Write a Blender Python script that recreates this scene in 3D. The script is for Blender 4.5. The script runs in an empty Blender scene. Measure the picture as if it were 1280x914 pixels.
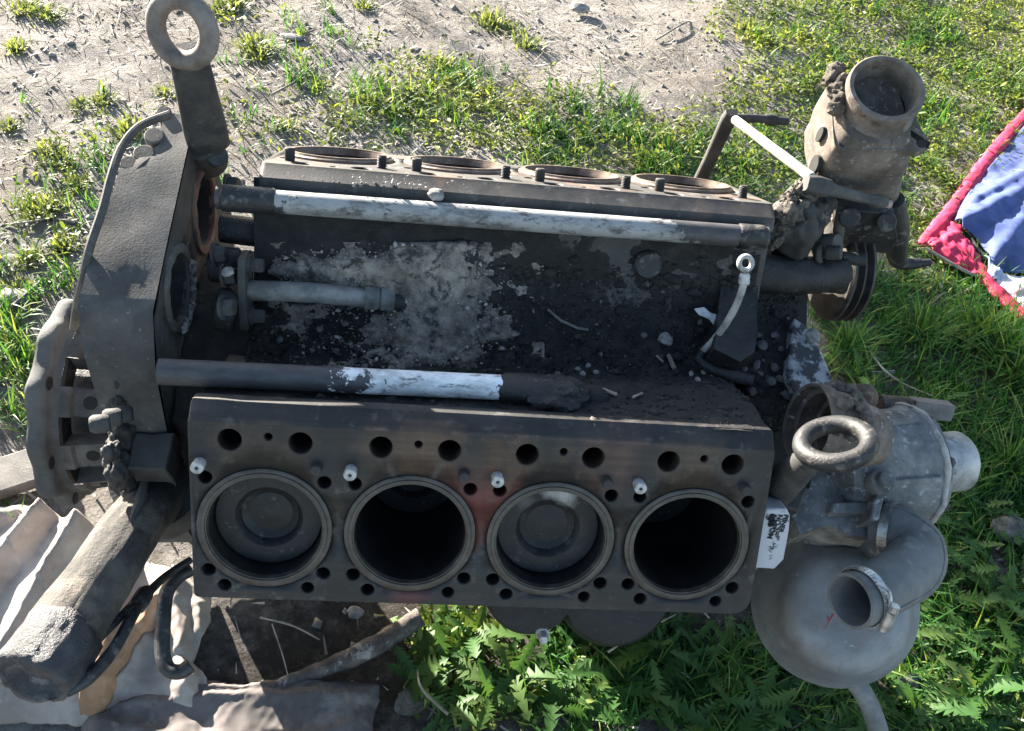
import bpy, bmesh, math, random
import numpy as np
from mathutils import Vector, Matrix, noise, geometry
random.seed(7); rng = np.random.default_rng(7)
R = math.radians
S = bpy.context.scene
C = S.collection
# ------------------------------------------------------------------ camera, sky, sun, exposure
ROLL = R(15); LIFT = .30                 # the engine lies tipped towards the viewer
MW = Matrix.Translation((0, 0, LIFT)) @ Matrix.Rotation(ROLL, 4, 'X')   # engine frame -> world
F_PX = 1102.08; IW, IH = 1280, 914
cp = Vector((-.07224, -.47712, 1.12595))
from mathutils import Euler
CR = Euler((.45517, -.11912, .00848), 'XYZ').to_matrix()
cam_d = bpy.data.cameras.new('camera'); cam = bpy.data.objects.new('camera', cam_d); C.objects.link(cam)
cam.matrix_world = MW @ Matrix.Translation(cp) @ CR.to_4x4()
cam_d.sensor_width = 36; cam_d.lens = F_PX / IW * 36; cam_d.clip_start = .02; cam_d.clip_end = 500
S.camera = cam
sun_dir = (MW.to_3x3() @ Vector((-.60, .80, .035))).normalized()      # towards the sun
elev = math.asin(sun_dir.z); az = math.atan2(sun_dir.x, sun_dir.y)
W = bpy.data.worlds.new('World'); S.world = W; W.use_nodes = True
nt = W.node_tree; bg = nt.nodes['Background']
sky = nt.nodes.new('ShaderNodeTexSky'); sky.sky_type = 'NISHITA'; sky.sun_disc = False
sky.sun_elevation = elev; sky.sun_rotation = az; sky.air_density = 1.0; sky.dust_density = 1.0
nt.links.new(sky.outputs[0], bg.inputs[0]); bg.inputs[1].default_value = .062
sd = bpy.data.lights.new('sun', 'SUN'); sd.energy = 5.0; sd.angle = R(.5); sd.color = (1, .93, .82)
so = bpy.data.objects.new('sun', sd); C.objects.link(so)
so.rotation_euler = (-sun_dir).to_track_quat('-Z', 'Y').to_euler()
S.view_settings.view_transform = 'Standard'; S.view_settings.look = 'None'
S.view_settings.exposure = 2.8; S.view_settings.gamma = 1
S.cycles.max_bounces = 6

# ------------------------------------------------------------------ placing helpers
q2 = math.sqrt(.5); RK = .33403
def near(u, v, w): return Vector((u, (v - w) * q2, (v + w) * q2))
def far(u, v, w): return Vector((u, (w - v) * q2, (v + w) * q2))
AX = {'x': Vector((1, 0, 0)), 'y': Vector((0, 1, 0)), 'z': Vector((0, 0, 1)), 'nw': Vector((0, -q2, q2)), 'fw': Vector((0, q2, q2)),
      'nv': Vector((0, q2, q2)), 'fv': Vector((0, -q2, q2))}
def ray(px, py): return CR @ Vector(((px - IW / 2) / F_PX, (IH / 2 - py) / F_PX, -1))
def E(px, py, a, val):                    # point of the engine frame seen along one direction, on a plane
    d = ray(px, py)
    if a == 'd': return cp + d * val
    n = AX[a]; return cp + d * ((val - cp.dot(n)) / d.dot(n))
MW3 = MW.to_3x3(); wc = MW @ cp
def G(px, py, z=0.0):                     # the same for the ground
    d = MW3 @ ray(px, py); return wc + d * ((z - wc.z) / d.z)
MWI = MW.inverted()

# ------------------------------------------------------------------ mesh helpers
def frame(d):
    d = Vector(d).normalized(); a = Vector((0, 0, 1)) if abs(d.z) < .9 else Vector((1, 0, 0))
    x = a.cross(d).normalized(); return x, d.cross(x), d
def smooth_path(pts, n=6):
    P = [Vector(p) for p in pts]; out = []
    for i in range(len(P) - 1):
        p0 = P[max(i - 1, 0)]; p1 = P[i]; p2 = P[i + 1]; p3 = P[min(i + 2, len(P) - 1)]
        for k in range(n):
            t = k / n
            out.append(.5 * ((2 * p1) + (p2 - p0) * t + (2 * p0 - 5 * p1 + 4 * p2 - p3) * t * t + (3 * p1 - p0 - 3 * p2 + p3) * t ** 3))
    out.append(P[-1]); return out
class MB:
    def __init__(s): s.bm = bmesh.new()
    def vs(s, pts): return [s.bm.verts.new(p) for p in pts]
    def f(s, vs):
        try: return s.bm.faces.new(vs)
        except ValueError: return None
    def grid(s, rows, closed=False):
        V = [s.vs(r) for r in rows]; n = len(rows[0])
        for a, b in zip(V[:-1], V[1:]):
            for i in range(n if closed else n - 1):
                j = (i + 1) % n; s.f((a[i], a[j], b[j], b[i]))
        return V
    def tube(s, path, r, n=14, caps=True, inner=None, sq=None):
        P = [Vector(p) for p in path]; m = len(P)
        rr = list(r) if hasattr(r, '__len__') else [r] * m
        if len(rr) != m: rr = [np.interp(i / (m - 1) * (len(rr) - 1), range(len(rr)), rr) for i in range(m)]
        t0 = (P[1] - P[0]).normalized(); x, y, _ = frame(t0); rows = []
        for i in range(m):
            t = (P[min(i + 1, m - 1)] - P[max(i - 1, 0)]).normalized()
            x = (x - t * x.dot(t)).normalized(); y = t.cross(x)
            rows.append([P[i] + (x * math.cos(2 * math.pi * k / n) + y * math.sin(2 * math.pi * k / n)) * rr[i] for k in range(n)])
        V = s.grid(rows, True)
        if caps: s.f(V[0][::-1]); s.f(V[-1])
        return V
    def lathe(s, prof, o=(0, 0, 0), ax=(0, 0, 1), n=32, sx=1, sy=1, wob=0):
        x, y, z = frame(ax); o = Vector(o); rows = []
        for r, h in prof:
            if r < 1e-6: rows.append([o + z * h]); continue
            rows.append([o + z * h + (x * math.cos(2 * math.pi * k / n) * sx + y * math.sin(2 * math.pi * k / n) * sy) * r for k in range(n)])
        V = [s.vs(r) for r in rows]
        for a, b in zip(V[:-1], V[1:]):
            for i in range(n):
                j = (i + 1) % n
                if len(a) == 1 and len(b) == 1: continue
                if len(a) == 1: s.f((a[0], b[j], b[i]))
                elif len(b) == 1: s.f((a[i], a[j], b[0]))
                else: s.f((a[i], a[j], b[j], b[i]))
        return V
    def cyl(s, p, q, r, n=20, r2=None):
        p = Vector(p); q = Vector(q); L = (q - p).length; r2 = r if r2 is None else r2; c = min(r, r2, L) * .12
        s.lathe([(0, 0), (r - c, 0), (r, c), (r2, L - c), (r2 - c, L), (0, L)], p, q - p, n)
    def bolt(s, p, ax, r=.009, h=.012, washer=True):
        p = Vector(p); ax = Vector(ax).normalized()
        if washer: s.lathe([(0, 0), (r * 1.35, 0), (r * 1.35, .003), (0, .003)], p, ax, 16)
        s.lathe([(r, .0), (r, h * .85), (r * .86, h), (0, h)], p, ax, 6)
    def prism(s, poly, off):
        a = s.vs(poly); b = s.vs([Vector(p) + Vector(off) for p in poly]); n = len(poly)
        s.f(a); s.f(b[::-1])
        for i in range(n): s.f((a[i], b[i], b[(i + 1) % n], a[(i + 1) % n]))
    def loft(s, rings, cap=True):
        V = s.grid(rings, True)
        if cap: s.f(V[0][::-1]); s.f(V[-1])
        return V
    def box(s, lo, hi):
        (x0, y0, z0), (x1, y1, z1) = lo, hi
        s.prism([Vector(p) for p in ((x0, y0, z0), (x1, y0, z0), (x1, y1, z0), (x0, y1, z0))], (0, 0, z1 - z0))
    def torus(s, c, ax, Rr, r, n=32, m=12, sx=1, sy=1, a0=0, a1=2 * math.pi, flat=1):
        x, y, z = frame(ax); c = Vector(c); rows = []
        for k in range(n):
            t = 2 * math.pi * k / n; d = x * math.cos(t) * sx + y * math.sin(t) * sy
            rows.append([c + d * Rr + (d.normalized() * math.cos(2 * math.pi * j / m) * flat + z * math.sin(2 * math.pi * j / m)) * r for j in range(m)])
        rows.append(rows[0][:])
        s.grid(rows, True)
    def blob(s, c, rad, seed=0, amp=.3, fr=2.0, sub=3, flat=None):
        r = bmesh.ops.create_icosphere(s.bm, subdivisions=sub, radius=1)
        c = Vector(c); rad = Vector(rad) if hasattr(rad, '__len__') else Vector((rad,) * 3); sv = Vector((seed * 3.7, seed * 1.3, seed * 2.1))
        for v in r['verts']:
            k = 1 + amp * noise.fractal(v.co * fr + sv, .8, 2.0, 4)
            v.co = c + Vector((v.co.x * rad.x, v.co.y * rad.y, v.co.z * rad.z)) * k
    def rough(s, amp, fr, seed=0, sel=None):
        s.bm.normal_update(); sv = Vector((seed * 5.1, seed * 2.3, seed))
        mv = [(v, v.normal * amp * noise.fractal(v.co * fr + sv, .8, 2.0, 4)) for v in s.bm.verts if sel is None or sel(v.co)]
        for v, d in mv: v.co += d
    def subdiv(s, cuts=2, maxlen=None):
        if maxlen:
            for _ in range(6):
                e = [e for e in s.bm.edges if e.calc_length() > maxlen]
                if not e: break
                bmesh.ops.subdivide_edges(s.bm, edges=e, cuts=1, use_grid_fill=True)
        else: bmesh.ops.subdivide_edges(s.bm, edges=s.bm.edges[:], cuts=cuts, use_grid_fill=True)
    def mesh(s, name, weld=True, recalc=True):
        if weld: bmesh.ops.remove_doubles(s.bm, verts=s.bm.verts[:], dist=1e-6)
        if recalc: bmesh.ops.recalc_face_normals(s.bm, faces=s.bm.faces[:])
        me = bpy.data.meshes.new(name); s.bm.to_mesh(me); s.bm.free(); return me
    def build(s, name, mat, parent=None, bevel=0, sm=35, label=None, sub=0, recalc=True):
        o = bpy.data.objects.new(name, s.mesh(name, recalc=recalc)); C.objects.link(o)
        return finish(o, mat, parent, bevel, sm, label, sub)
def finish(o, mat, parent=None, bevel=0, sm=35, label=None, sub=0):
    if mat: o.data.materials.append(mat)
    if sm: o.data.shade_auto(sm) if hasattr(o.data, 'shade_auto') else smooth_by_angle(o.data, sm)
    if sub: m = o.modifiers.new('s', 'SUBSURF'); m.levels = m.render_levels = sub
    if bevel: m = o.modifiers.new('b', 'BEVEL'); m.width = bevel; m.segments = 2; m.limit_method = 'ANGLE'; m.angle_limit = R(40); m.harden_normals = False
    if parent: o.parent = parent
    if label: o['label'] = label
    return o
def smooth_by_angle(me, deg):
    me.polygons.foreach_set('use_smooth', [True] * len(me.polygons))
    me.set_sharp_from_angle(angle=R(deg))
def tag(o, label=None, cat=None, group=None, kind=None):
    if label: o['label'] = label
    if cat: o['category'] = cat
    if group: o['group'] = group
    if kind: o['kind'] = kind
    return o
def inst(name, me, parent=None, loc=None, M=None):
    o = bpy.data.objects.new(name, me); C.objects.link(o); o.parent = parent
    if M is not None: o.matrix_local = M
    elif loc is not None: o.location = loc
    return o

# ------------------------------------------------------------------ materials
def ramp(nt, fac, stops):
    n = nt.nodes.new('ShaderNodeValToRGB'); e = n.color_ramp.elements
    e[0].position, e[0].color = stops[0][0], (*stops[0][1], 1); e[1].position, e[1].color = stops[-1][0], (*stops[-1][1], 1)
    for p, c in stops[1:-1]: k = e.new(p); k.color = (*c, 1)
    nt.links.new(fac, n.inputs[0]); return n.outputs[0]
def nz(nt, scale, detail=6, rough=.6, off=(0, 0, 0), stretch=(1, 1, 1), coord='Object', dist=0):
    tc = nt.nodes.new('ShaderNodeTexCoord'); mp = nt.nodes.new('ShaderNodeMapping'); n = nt.nodes.new('ShaderNodeTexNoise')
    mp.inputs['Location'].default_value = off; mp.inputs['Scale'].default_value = stretch
    nt.links.new(tc.outputs[coord], mp.inputs[0]); nt.links.new(mp.outputs[0], n.inputs['Vector'])
    n.inputs['Scale'].default_value = scale; n.inputs['Detail'].default_value = detail; n.inputs['Roughness'].default_value = rough
    n.inputs['Distortion'].default_value = dist
    return n.outputs['Fac']
def mixc(nt, f, a, b):
    m = nt.nodes.new('ShaderNodeMix'); m.data_type = 'RGBA'
    if isinstance(f, (int, float)): m.inputs[0].default_value = f
    else: nt.links.new(f, m.inputs[0])
    for i, c in ((6, a), (7, b)):
        if isinstance(c, tuple): m.inputs[i].default_value = (*c, 1)
        else: nt.links.new(c, m.inputs[i])
    return m.outputs[2]
def newmat(name):
    m = bpy.data.materials.new(name); m.use_nodes = True; return m, m.node_tree, m.node_tree.nodes['Principled BSDF']
def bump(nt, b, h, strength=.4, dist=.002, prev=None):
    n = nt.nodes.new('ShaderNodeBump'); n.inputs['Strength'].default_value = strength; n.inputs['Distance'].default_value = dist
    nt.links.new(h, n.inputs['Height'])
    if prev: nt.links.new(prev, n.inputs['Normal'])
    nt.links.new(n.outputs[0], b.inputs['Normal']); return n.outputs[0]
def mat(name, c0, c1, scale=40, rough=.6, metal=0, bs=.4, bd=.002, spots=(), rv=.15, fine=400, spec=.5, off=(0, 0, 0)):
    """two-tone grime: c0/c1 by noise, then layers (colour, noise scale, threshold, width) of dust, rust, paint"""
    m, nt, b = newmat(name)
    f = nz(nt, scale, 9, .68, off=off); col = ramp(nt, f, [(.36, tuple(x * .8 for x in c0)), (.5, tuple((a + b_) / 2 for a, b_ in zip(c0, c1))), (.64, tuple(x * 1.15 for x in c1))])
    big = nz(nt, scale * .22, 5, .6, off=(off[0] + 5, 2, 3)); sh = ramp(nt, big, [(.36, (.62, .62, .62)), (.64, (1.0, 1.0, 1.0))]); mm = nt.nodes.new('ShaderNodeMix'); mm.data_type = 'RGBA'; mm.blend_type = 'MULTIPLY'; mm.inputs[0].default_value = 1; nt.links.new(col, mm.inputs[6]); nt.links.new(sh, mm.inputs[7]); col = mm.outputs[2]
    for i, (c, s, t, w) in enumerate(spots):
        t += .035 if s >= 100 else 0; k = ramp(nt, nz(nt, s, 7, .65, off=(i * 3.1 + 1, off[0] + i, .7 * i)), [(t - .05, (0, 0, 0)), (t - .05 + w, (1, 1, 1))]); col = mixc(nt, k, col, c)
    nt.links.new(col, b.inputs['Base Color'])
    fn = nz(nt, fine, 4, .7, off=off)
    r = nt.nodes.new('ShaderNodeMapRange'); r.inputs[3].default_value = rough - rv; r.inputs[4].default_value = rough + rv; nt.links.new(f, r.inputs[0])
    nt.links.new(r.outputs[0], b.inputs['Roughness']); b.inputs['Metallic'].default_value = metal; b.inputs['Specular IOR Level'].default_value = spec
    p = bump(nt, b, f, bs, bd); bump(nt, b, fn, bs, bd * .5, p)
    return m
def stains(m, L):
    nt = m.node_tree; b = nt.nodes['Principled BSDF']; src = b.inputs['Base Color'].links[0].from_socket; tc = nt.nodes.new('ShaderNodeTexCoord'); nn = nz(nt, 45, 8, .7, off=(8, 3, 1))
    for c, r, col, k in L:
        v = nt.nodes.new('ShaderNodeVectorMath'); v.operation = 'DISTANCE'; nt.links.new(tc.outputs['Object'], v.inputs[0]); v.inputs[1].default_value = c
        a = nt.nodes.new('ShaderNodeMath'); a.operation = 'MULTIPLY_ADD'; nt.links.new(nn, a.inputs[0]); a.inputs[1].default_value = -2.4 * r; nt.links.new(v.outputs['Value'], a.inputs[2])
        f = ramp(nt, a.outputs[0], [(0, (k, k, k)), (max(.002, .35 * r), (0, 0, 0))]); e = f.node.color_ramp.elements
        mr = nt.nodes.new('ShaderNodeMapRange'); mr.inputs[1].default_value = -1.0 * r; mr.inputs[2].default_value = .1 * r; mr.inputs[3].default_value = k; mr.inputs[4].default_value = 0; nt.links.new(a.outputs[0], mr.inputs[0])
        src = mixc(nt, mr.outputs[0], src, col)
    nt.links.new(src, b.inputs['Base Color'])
DUST = (.20, .18, .155); RUST = (.13, .055, .025)
M = {}
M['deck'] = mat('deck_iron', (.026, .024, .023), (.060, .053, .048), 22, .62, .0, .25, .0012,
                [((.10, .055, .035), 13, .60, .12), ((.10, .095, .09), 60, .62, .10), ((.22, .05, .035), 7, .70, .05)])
M['black'] = mat('black_iron', (.010, .010, .012), (.028, .027, .027), 30, .55, 0, .5, .003, [((.11, .10, .09), 70, .60, .10)])
M['greasy'] = mat('greasy_black', (.008, .008, .010), (.023, .0225, .024), 45, .5, 0, .8, .004, [((.09, .085, .08), 120, .64, .08)])
M['dirt'] = mat('oily_dirt', (.010, .0095, .0097), (.029, .0265, .0255), 50, .8, 0, 1, .004, [((.052, .047, .043), 22, .62, .14), ((.10, .092, .083), 190, .68, .05)], fine=500)
M['liner'] = mat('liner_steel', (.045, .038, .033), (.085, .075, .066), 35, .45, .25, .2, .001, [((.05, .045, .04), 60, .55, .12)])
M['rust_liner'] = mat('rusty_rim', (.13, .085, .06), (.24, .19, .155), 40, .6, .1, .3, .001, [((.10, .055, .035), 60, .55, .12)])
M['bore'] = mat('oily_bore', (.012, .012, .014), (.03, .03, .032), 15, .35, .3, .1, .0005)
M['void'] = mat('hole_dark', (.008, .008, .009), (.016, .015, .015), 30, .8)
M['piston'] = mat('sooty_piston', (.008, .008, .010), (.022, .0215, .023), 40, .55, .2, .4, .0012, [((.06, .058, .056), 90, .64, .08)])
M['ash'] = mat('ashy_piston', (.008, .008, .010), (.026, .026, .028), 45, .6, .1, .6, .0015, [((.06, .059, .058), 120, .62, .08)])
stains(M['ash'], [((.014, .040, 0), .014, (.40, .39, .38), .9), ((-.004, .044, 0), .009, (.34, .33, .32), .9), ((-.020, .010, 0), .007, (.30, .29, .28), .9), ((.022, -.014, -.004), .006, (.14, .135, .13), .7), ((-.028, .032, 0), .010, (.08, .08, .08), .8)])
M['dusty'] = mat('dusty_iron', (.060, .057, .053), (.125, .117, .108), 18, .8, 0, .32, .002, [((.05, .047, .045), 35, .56, .14), ((.18, .165, .15), 150, .64, .08)])
M['dusty_dark'] = mat('dusty_dark_iron', (.026, .025, .024), (.066, .062, .058), 20, .75, 0, .6, .002, [((.025, .024, .024), 40, .56, .12), ((.115, .108, .098), 150, .66, .06)])
M['tan'] = mat('dusty_tan_iron', (.082, .065, .053), (.19, .157, .13), 22, .9, 0, .5, .002, [((.09, .075, .06), 30, .60, .10), ((.28, .25, .22), 130, .60, .08)])
M['rusty'] = mat('rusty_iron', (.07, .045, .032), (.15, .10, .07), 45, .8, 0, .6, .002, [((.20, .17, .145), 60, .58, .1)])
M['rim_rust'] = mat('rust_red_rim', (.11, .07, .055), (.22, .14, .11), 40, .85, 0, .6, .002, [((.24, .09, .06), 22, .58, .12)])
M['alu'] = mat('grey_aluminium', (.14, .14, .138), (.27, .265, .255), 30, .75, .08, .4, .0015, [((.06, .057, .055), 14, .60, .14), ((.36, .35, .335), 90, .62, .08)])
M['alu_pale'] = mat('bright_aluminium', (.30, .30, .30), (.50, .49, .475), 30, .5, .4, .5, .0015, [((.10, .10, .10), 40, .60, .08)])
M['dome'] = mat('grey_painted_cap', (.20, .21, .22), (.27, .275, .28), 9, .5, .1, .2, .001, [((.14, .12, .105), 7, .60, .14), ((.36, .355, .34), 140, .66, .05)])
M['rubber'] = mat('grey_rubber_hose', (.13, .135, .135), (.19, .19, .185), 18, .65, 0, .25, .001, [((.26, .25, .225), 30, .60, .14)])
M['clamp'] = mat('clamp_steel', (.42, .42, .41), (.60, .59, .57), 60, .35, .8, .2, .0006, [((.22, .20, .18), 70, .64, .08)])
M['hose'] = mat('black_hose', (.02, .02, .022), (.05, .05, .052), 60, .5, 0, .3, .001, [((.12, .115, .105), 80, .60, .1)])
M['pale_tube'] = mat('pale_dusty_tube', (.30, .28, .26), (.50, .475, .44), 40, .6, .1, .4, .001, [((.14, .12, .10), 50, .62, .1)])
M['white_metal'] = mat('white_metal', (.36, .36, .345), (.58, .57, .55), 50, .5, .1, .3, .0006, [((.2, .19, .17), 80, .62, .06)])
M['mud'] = mat('dry_mud', (.11, .092, .075), (.21, .18, .15), 60, .95, 0, 1, .005, [((.055, .047, .04), 40, .56, .1)])
M['grit'] = mat('pale_grit', (.20, .165, .138), (.42, .36, .305), 60, .95, 0, 1, .006, [((.06, .055, .05), 60, .58, .08), ((.5, .48, .46), 160, .64, .05)])
M['stone'] = mat('pale_stone', (.18, .165, .15), (.36, .335, .31), 60, .9, 0, .6, .003, [((.5, .48, .46), 50, .66, .08)])
M['stone_dark'] = mat('dusty_pebble', (.08, .075, .072), (.17, .16, .15), 60, .9, 0, .6, .003)
M['straw'] = mat('dry_straw', (.24, .20, .15), (.42, .37, .30), 30, .9)
M['wood'] = mat('weathered_wood', (.16, .145, .13), (.28, .26, .235), 15, .9, 0, .7, .003)
M['bag'] = mat('clear_dirty_plastic', (.03, .032, .040), (.085, .085, .095), 24, .45, 0, .8, .006, [((.15, .15, .155), 28, .62, .09), ((.04, .04, .05), 18, .60, .1)], spec=.5)
def painted(name, lo, hi, bare=(.032, .03, .031), white=(.86, .86, .86), edge=.03, worn=.5, scuff=.8):
    """white paint left on a stretch of the pipe between x=lo and hi, chipped at its ends"""
    m, nt, b = newmat(name); tc = nt.nodes.new('ShaderNodeTexCoord'); sx = nt.nodes.new('ShaderNodeSeparateXYZ'); nt.links.new(tc.outputs['Object'], sx.inputs[0])
    def mr(a, b_): 
        r = nt.nodes.new('ShaderNodeMapRange'); r.inputs[1].default_value = a; r.inputs[2].default_value = b_; nt.links.new(sx.outputs[0], r.inputs[0]); return r.outputs[0]
    def math_(op, a, b_):
        k = nt.nodes.new('ShaderNodeMath'); k.operation = op
        for i, v in ((0, a), (1, b_)):
            if isinstance(v, (int, float)): k.inputs[i].default_value = v
            else: nt.links.new(v, k.inputs[i])
        return k.outputs[0]
    band = math_('MINIMUM', mr(lo - edge, lo + edge), mr(hi + edge, hi - edge))
    n1 = nz(nt, 38, 8, .7); n2 = nz(nt, 95, 8, .72, off=(4, 2, 1), stretch=(.45, 1, 1))
    k = math_('ADD', math_('MULTIPLY', band, 1.0), math_('MULTIPLY', math_('SUBTRACT', n1, .5), 2.6))
    mask = ramp(nt, k, [(worn, (0, 0, 0)), (worn + .05, (1, 1, 1))])
    pit = ramp(nt, n2, [(.53, (1, 1, 1)), (.62, (.30, .29, .28))])
    n3 = nz(nt, 26, 9, .75, off=(1, 7, 2), stretch=(.5, 1, 1)); pit2 = ramp(nt, n3, [(.47, (1, 1, 1)), (.60, (scuff, scuff, scuff * .98))])
    wcol = mixc(nt, nz(nt, 12, 6), tuple(c * .8 for c in white), white)
    mm = nt.nodes.new('ShaderNodeMix'); mm.data_type = 'RGBA'; mm.blend_type = 'MULTIPLY'; mm.inputs[0].default_value = 1
    nt.links.new(wcol, mm.inputs[6]); nt.links.new(pit, mm.inputs[7])
    m4 = nt.nodes.new('ShaderNodeMix'); m4.data_type = 'RGBA'; m4.blend_type = 'MULTIPLY'; m4.inputs[0].default_value = 1; nt.links.new(mm.outputs[2], m4.inputs[6]); nt.links.new(pit2, m4.inputs[7]); mm = m4
    dark = ramp(nt, n2, [(.35, bare), (.7, tuple(c * 2.4 for c in bare))])
    nt.links.new(mixc(nt, mask, dark, mm.outputs[2]), b.inputs['Base Color'])
    b.inputs['Roughness'].default_value = .55; bump(nt, b, mask, .5, .0006); return m

# ------------------------------------------------------------------ the engine
eng = bpy.data.objects.new('engine', None); C.objects.link(eng); eng.matrix_world = MW; eng.empty_display_size = .1
tag(eng, 'greasy black V8 engine block without its heads, lying on grass with open cylinders', 'engine')
BORES = [(i - 1.5) * .145 for i in range(4)]
def cdt_face(mb, outline, holes, fn, w):
    vs = list(outline); edges = [(i, (i + 1) % len(vs)) for i in range(len(vs))]; circ = []
    for (u, v, r, n) in holes:
        s = len(vs); circ.append((s, n))
        vs += [(u + r * math.cos(2 * math.pi * k / n), v + r * math.sin(2 * math.pi * k / n)) for k in range(n)]
        edges += [(s + k, s + (k + 1) % n) for k in range(n)]
    V, _, Fc, *_ = geometry.delaunay_2d_cdt([Vector(a) for a in vs], edges, [], 1, 1e-7)
    bv = mb.vs([fn(a[0], a[1], w) for a in V])
    for f in Fc:
        c = sum((V[i] for i in f), Vector((0, 0))) / len(f)
        if any((c.x - u) ** 2 + (c.y - v) ** 2 < (r * .985) ** 2 for u, v, r, n in holes): continue
        mb.f([bv[i] for i in f])
def rounded(pts, rad, n=5):
    out = []; m = len(pts)
    for i in range(m):
        p = Vector(pts[i]); a = (Vector(pts[i - 1]) - p).normalized(); b = (Vector(pts[(i + 1) % m]) - p).normalized(); r = rad[i]
        if r <= 0: out.append((p.x, p.y)); continue
        for k in range(n + 1):
            t = k / n; q = p + a * r * (1 - t) ** 2 + b * r * t ** 2; out.append((q.x, q.y))
    return out
def bank(fn, st, outline, label, flip):
    mb = MB(); holes = []
    for ub in BORES:
        u = ub + st
        holes.append((u, 0, .0672, 64))
        big = [(u - .0335, .095, .0122), (u + .0338, .095, .0122), (u + .003, .100, .0048)]
        sm_ = [(u - .0575, .0537, .0076), (u + .0575, .0537, .0076), (u - .056, -.05, .0078), (u + .0585, -.05, .0078), (u - .0405, -.0675, .0076), (u + .043, -.0675, .0072)]
        for a, b_, r in big + sm_: holes.append((a, b_, r, 20))
    cdt_face(mb, outline, holes, fn, RK)
    for (u, v, r, n) in holes:
        big_ = r > .05; dp = .012 if big_ else .05
        ang = [2 * math.pi * k / n for k in range(n)]
        def ring(rr, w): return [fn(u + rr * math.cos(t), v + rr * math.sin(t), w) for t in ang]
        V = mb.grid([ring(r, RK), ring(r - .0009, RK - .0012), ring(r - .0009, RK - dp)], True)
        if not big_: mb.f(V[-1])
    def side(o, w, k):   # valley side leans out below the chamfer
        return [fn(u, v + (k if v > .1 else 0), w) for u, v in o]
    ins = [(u * .998, v * .99) for u, v in outline]
    mb.grid([side(outline, RK, 0), side(outline, RK - .004, .004), side(outline, RK - .014, .017), side(outline, RK - .03, .017), side(outline, RK - .034, .011), side(outline, .10, .011)], True)
    bmesh.ops.remove_doubles(mb.bm, verts=mb.bm.verts[:], dist=1e-6)
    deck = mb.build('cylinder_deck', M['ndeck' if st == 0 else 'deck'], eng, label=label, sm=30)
    # frame of the deck: x = u, y = v, z = outwards
    def FR(u, v, w=RK):
        o = fn(u, v, w); ez = (fn(0, 0, 1) - fn(0, 0, 0)); ey = fn(0, 1, 0) - fn(0, 0, 0); ex = ey.cross(ez)
        m = Matrix((ex, ey, ez)).transposed().to_4x4(); m.translation = o; return m
    return deck, FR
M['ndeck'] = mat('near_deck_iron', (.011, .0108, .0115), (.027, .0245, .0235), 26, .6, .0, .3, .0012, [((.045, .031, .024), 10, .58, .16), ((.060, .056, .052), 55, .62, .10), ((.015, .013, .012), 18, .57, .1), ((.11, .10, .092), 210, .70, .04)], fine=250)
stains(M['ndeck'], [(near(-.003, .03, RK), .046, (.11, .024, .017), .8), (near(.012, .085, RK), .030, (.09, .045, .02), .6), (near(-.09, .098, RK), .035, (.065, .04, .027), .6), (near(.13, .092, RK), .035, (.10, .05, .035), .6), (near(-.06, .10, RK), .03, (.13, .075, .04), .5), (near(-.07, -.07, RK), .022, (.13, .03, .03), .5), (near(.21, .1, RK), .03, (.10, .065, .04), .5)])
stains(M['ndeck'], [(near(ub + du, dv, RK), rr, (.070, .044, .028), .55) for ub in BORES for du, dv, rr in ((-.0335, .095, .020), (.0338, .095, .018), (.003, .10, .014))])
def streaks(m, lo=.72, hi=1.3):
    nt = m.node_tree; b = nt.nodes['Principled BSDF']; src = b.inputs['Base Color'].links[0].from_socket
    f = nz(nt, 130, 4, .6, stretch=(.05, 1, 1)); f2 = nz(nt, 90, 4, .6, off=(3, 0, 0), stretch=(1, .12, .12)); k = ramp(nt, f, [(.35, (lo,) * 3), (.65, (hi,) * 3)]); k2 = ramp(nt, f2, [(.35, (.88,) * 3), (.65, (1.12,) * 3)])
    for q in (k, k2):
        mm = nt.nodes.new('ShaderNodeMix'); mm.data_type = 'RGBA'; mm.blend_type = 'MULTIPLY'; mm.inputs[0].default_value = 1; nt.links.new(src, mm.inputs[6]); nt.links.new(q, mm.inputs[7]); src = mm.outputs[2]
    nt.links.new(src, b.inputs['Base Color'])
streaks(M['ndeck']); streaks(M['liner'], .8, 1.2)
n_out = rounded([(-.2885, -.0825), (.300, -.0825), (.293, .113), (-.2902, .113)], [.006, .022, .004, .004])
f_out = rounded([(-.262, -.0825), (.331, -.0825), (.331, .113), (-.262, .113)], [.01, .01, .006, .006])
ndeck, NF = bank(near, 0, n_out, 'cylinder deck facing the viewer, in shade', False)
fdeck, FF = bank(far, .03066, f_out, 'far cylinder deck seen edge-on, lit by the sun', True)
def liner_mesh(name, h=0.0032, r=.0665):
    mb = MB(); mb.lathe([(r, -.01), (r, h * .4), (r - .0012, h * .6), (r - .0040, h * .6), (r - .0046, h), (r - .0078, h), (r - .0082, h * .55), (r - .0095, h * .55), (r - .0098, h * .2), (r - .0108, -.002), (r - .0108, -.16)], n=72)
    return mb.mesh(name)
lm_n = liner_mesh('cylinder_liner'); finish_m = lambda me, m: (me.materials.append(m), smooth_by_angle(me, 30))
finish_m(lm_n, M['liner']); lm_f = liner_mesh('cylinder_liner_far', .0062); finish_m(lm_f, M['rust_liner'])
def bore_wall():
    mb = MB(); mb.lathe([(.0553, -.003), (.0553, -.235), (0, -.235)], n=48); me = mb.mesh('bore_wall'); finish_m(me, M['bore']); return me
bw = bore_wall()
mb = MB(); mb.lathe([(.0552, -.03), (.0546, 0), (.053, .0012), (.0345, .0012), (.0325, -.0005), (.029, -.007), (.022, -.011), (.012, -.010), (.004, -.008), (0, -.0078)], n=56)
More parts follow.
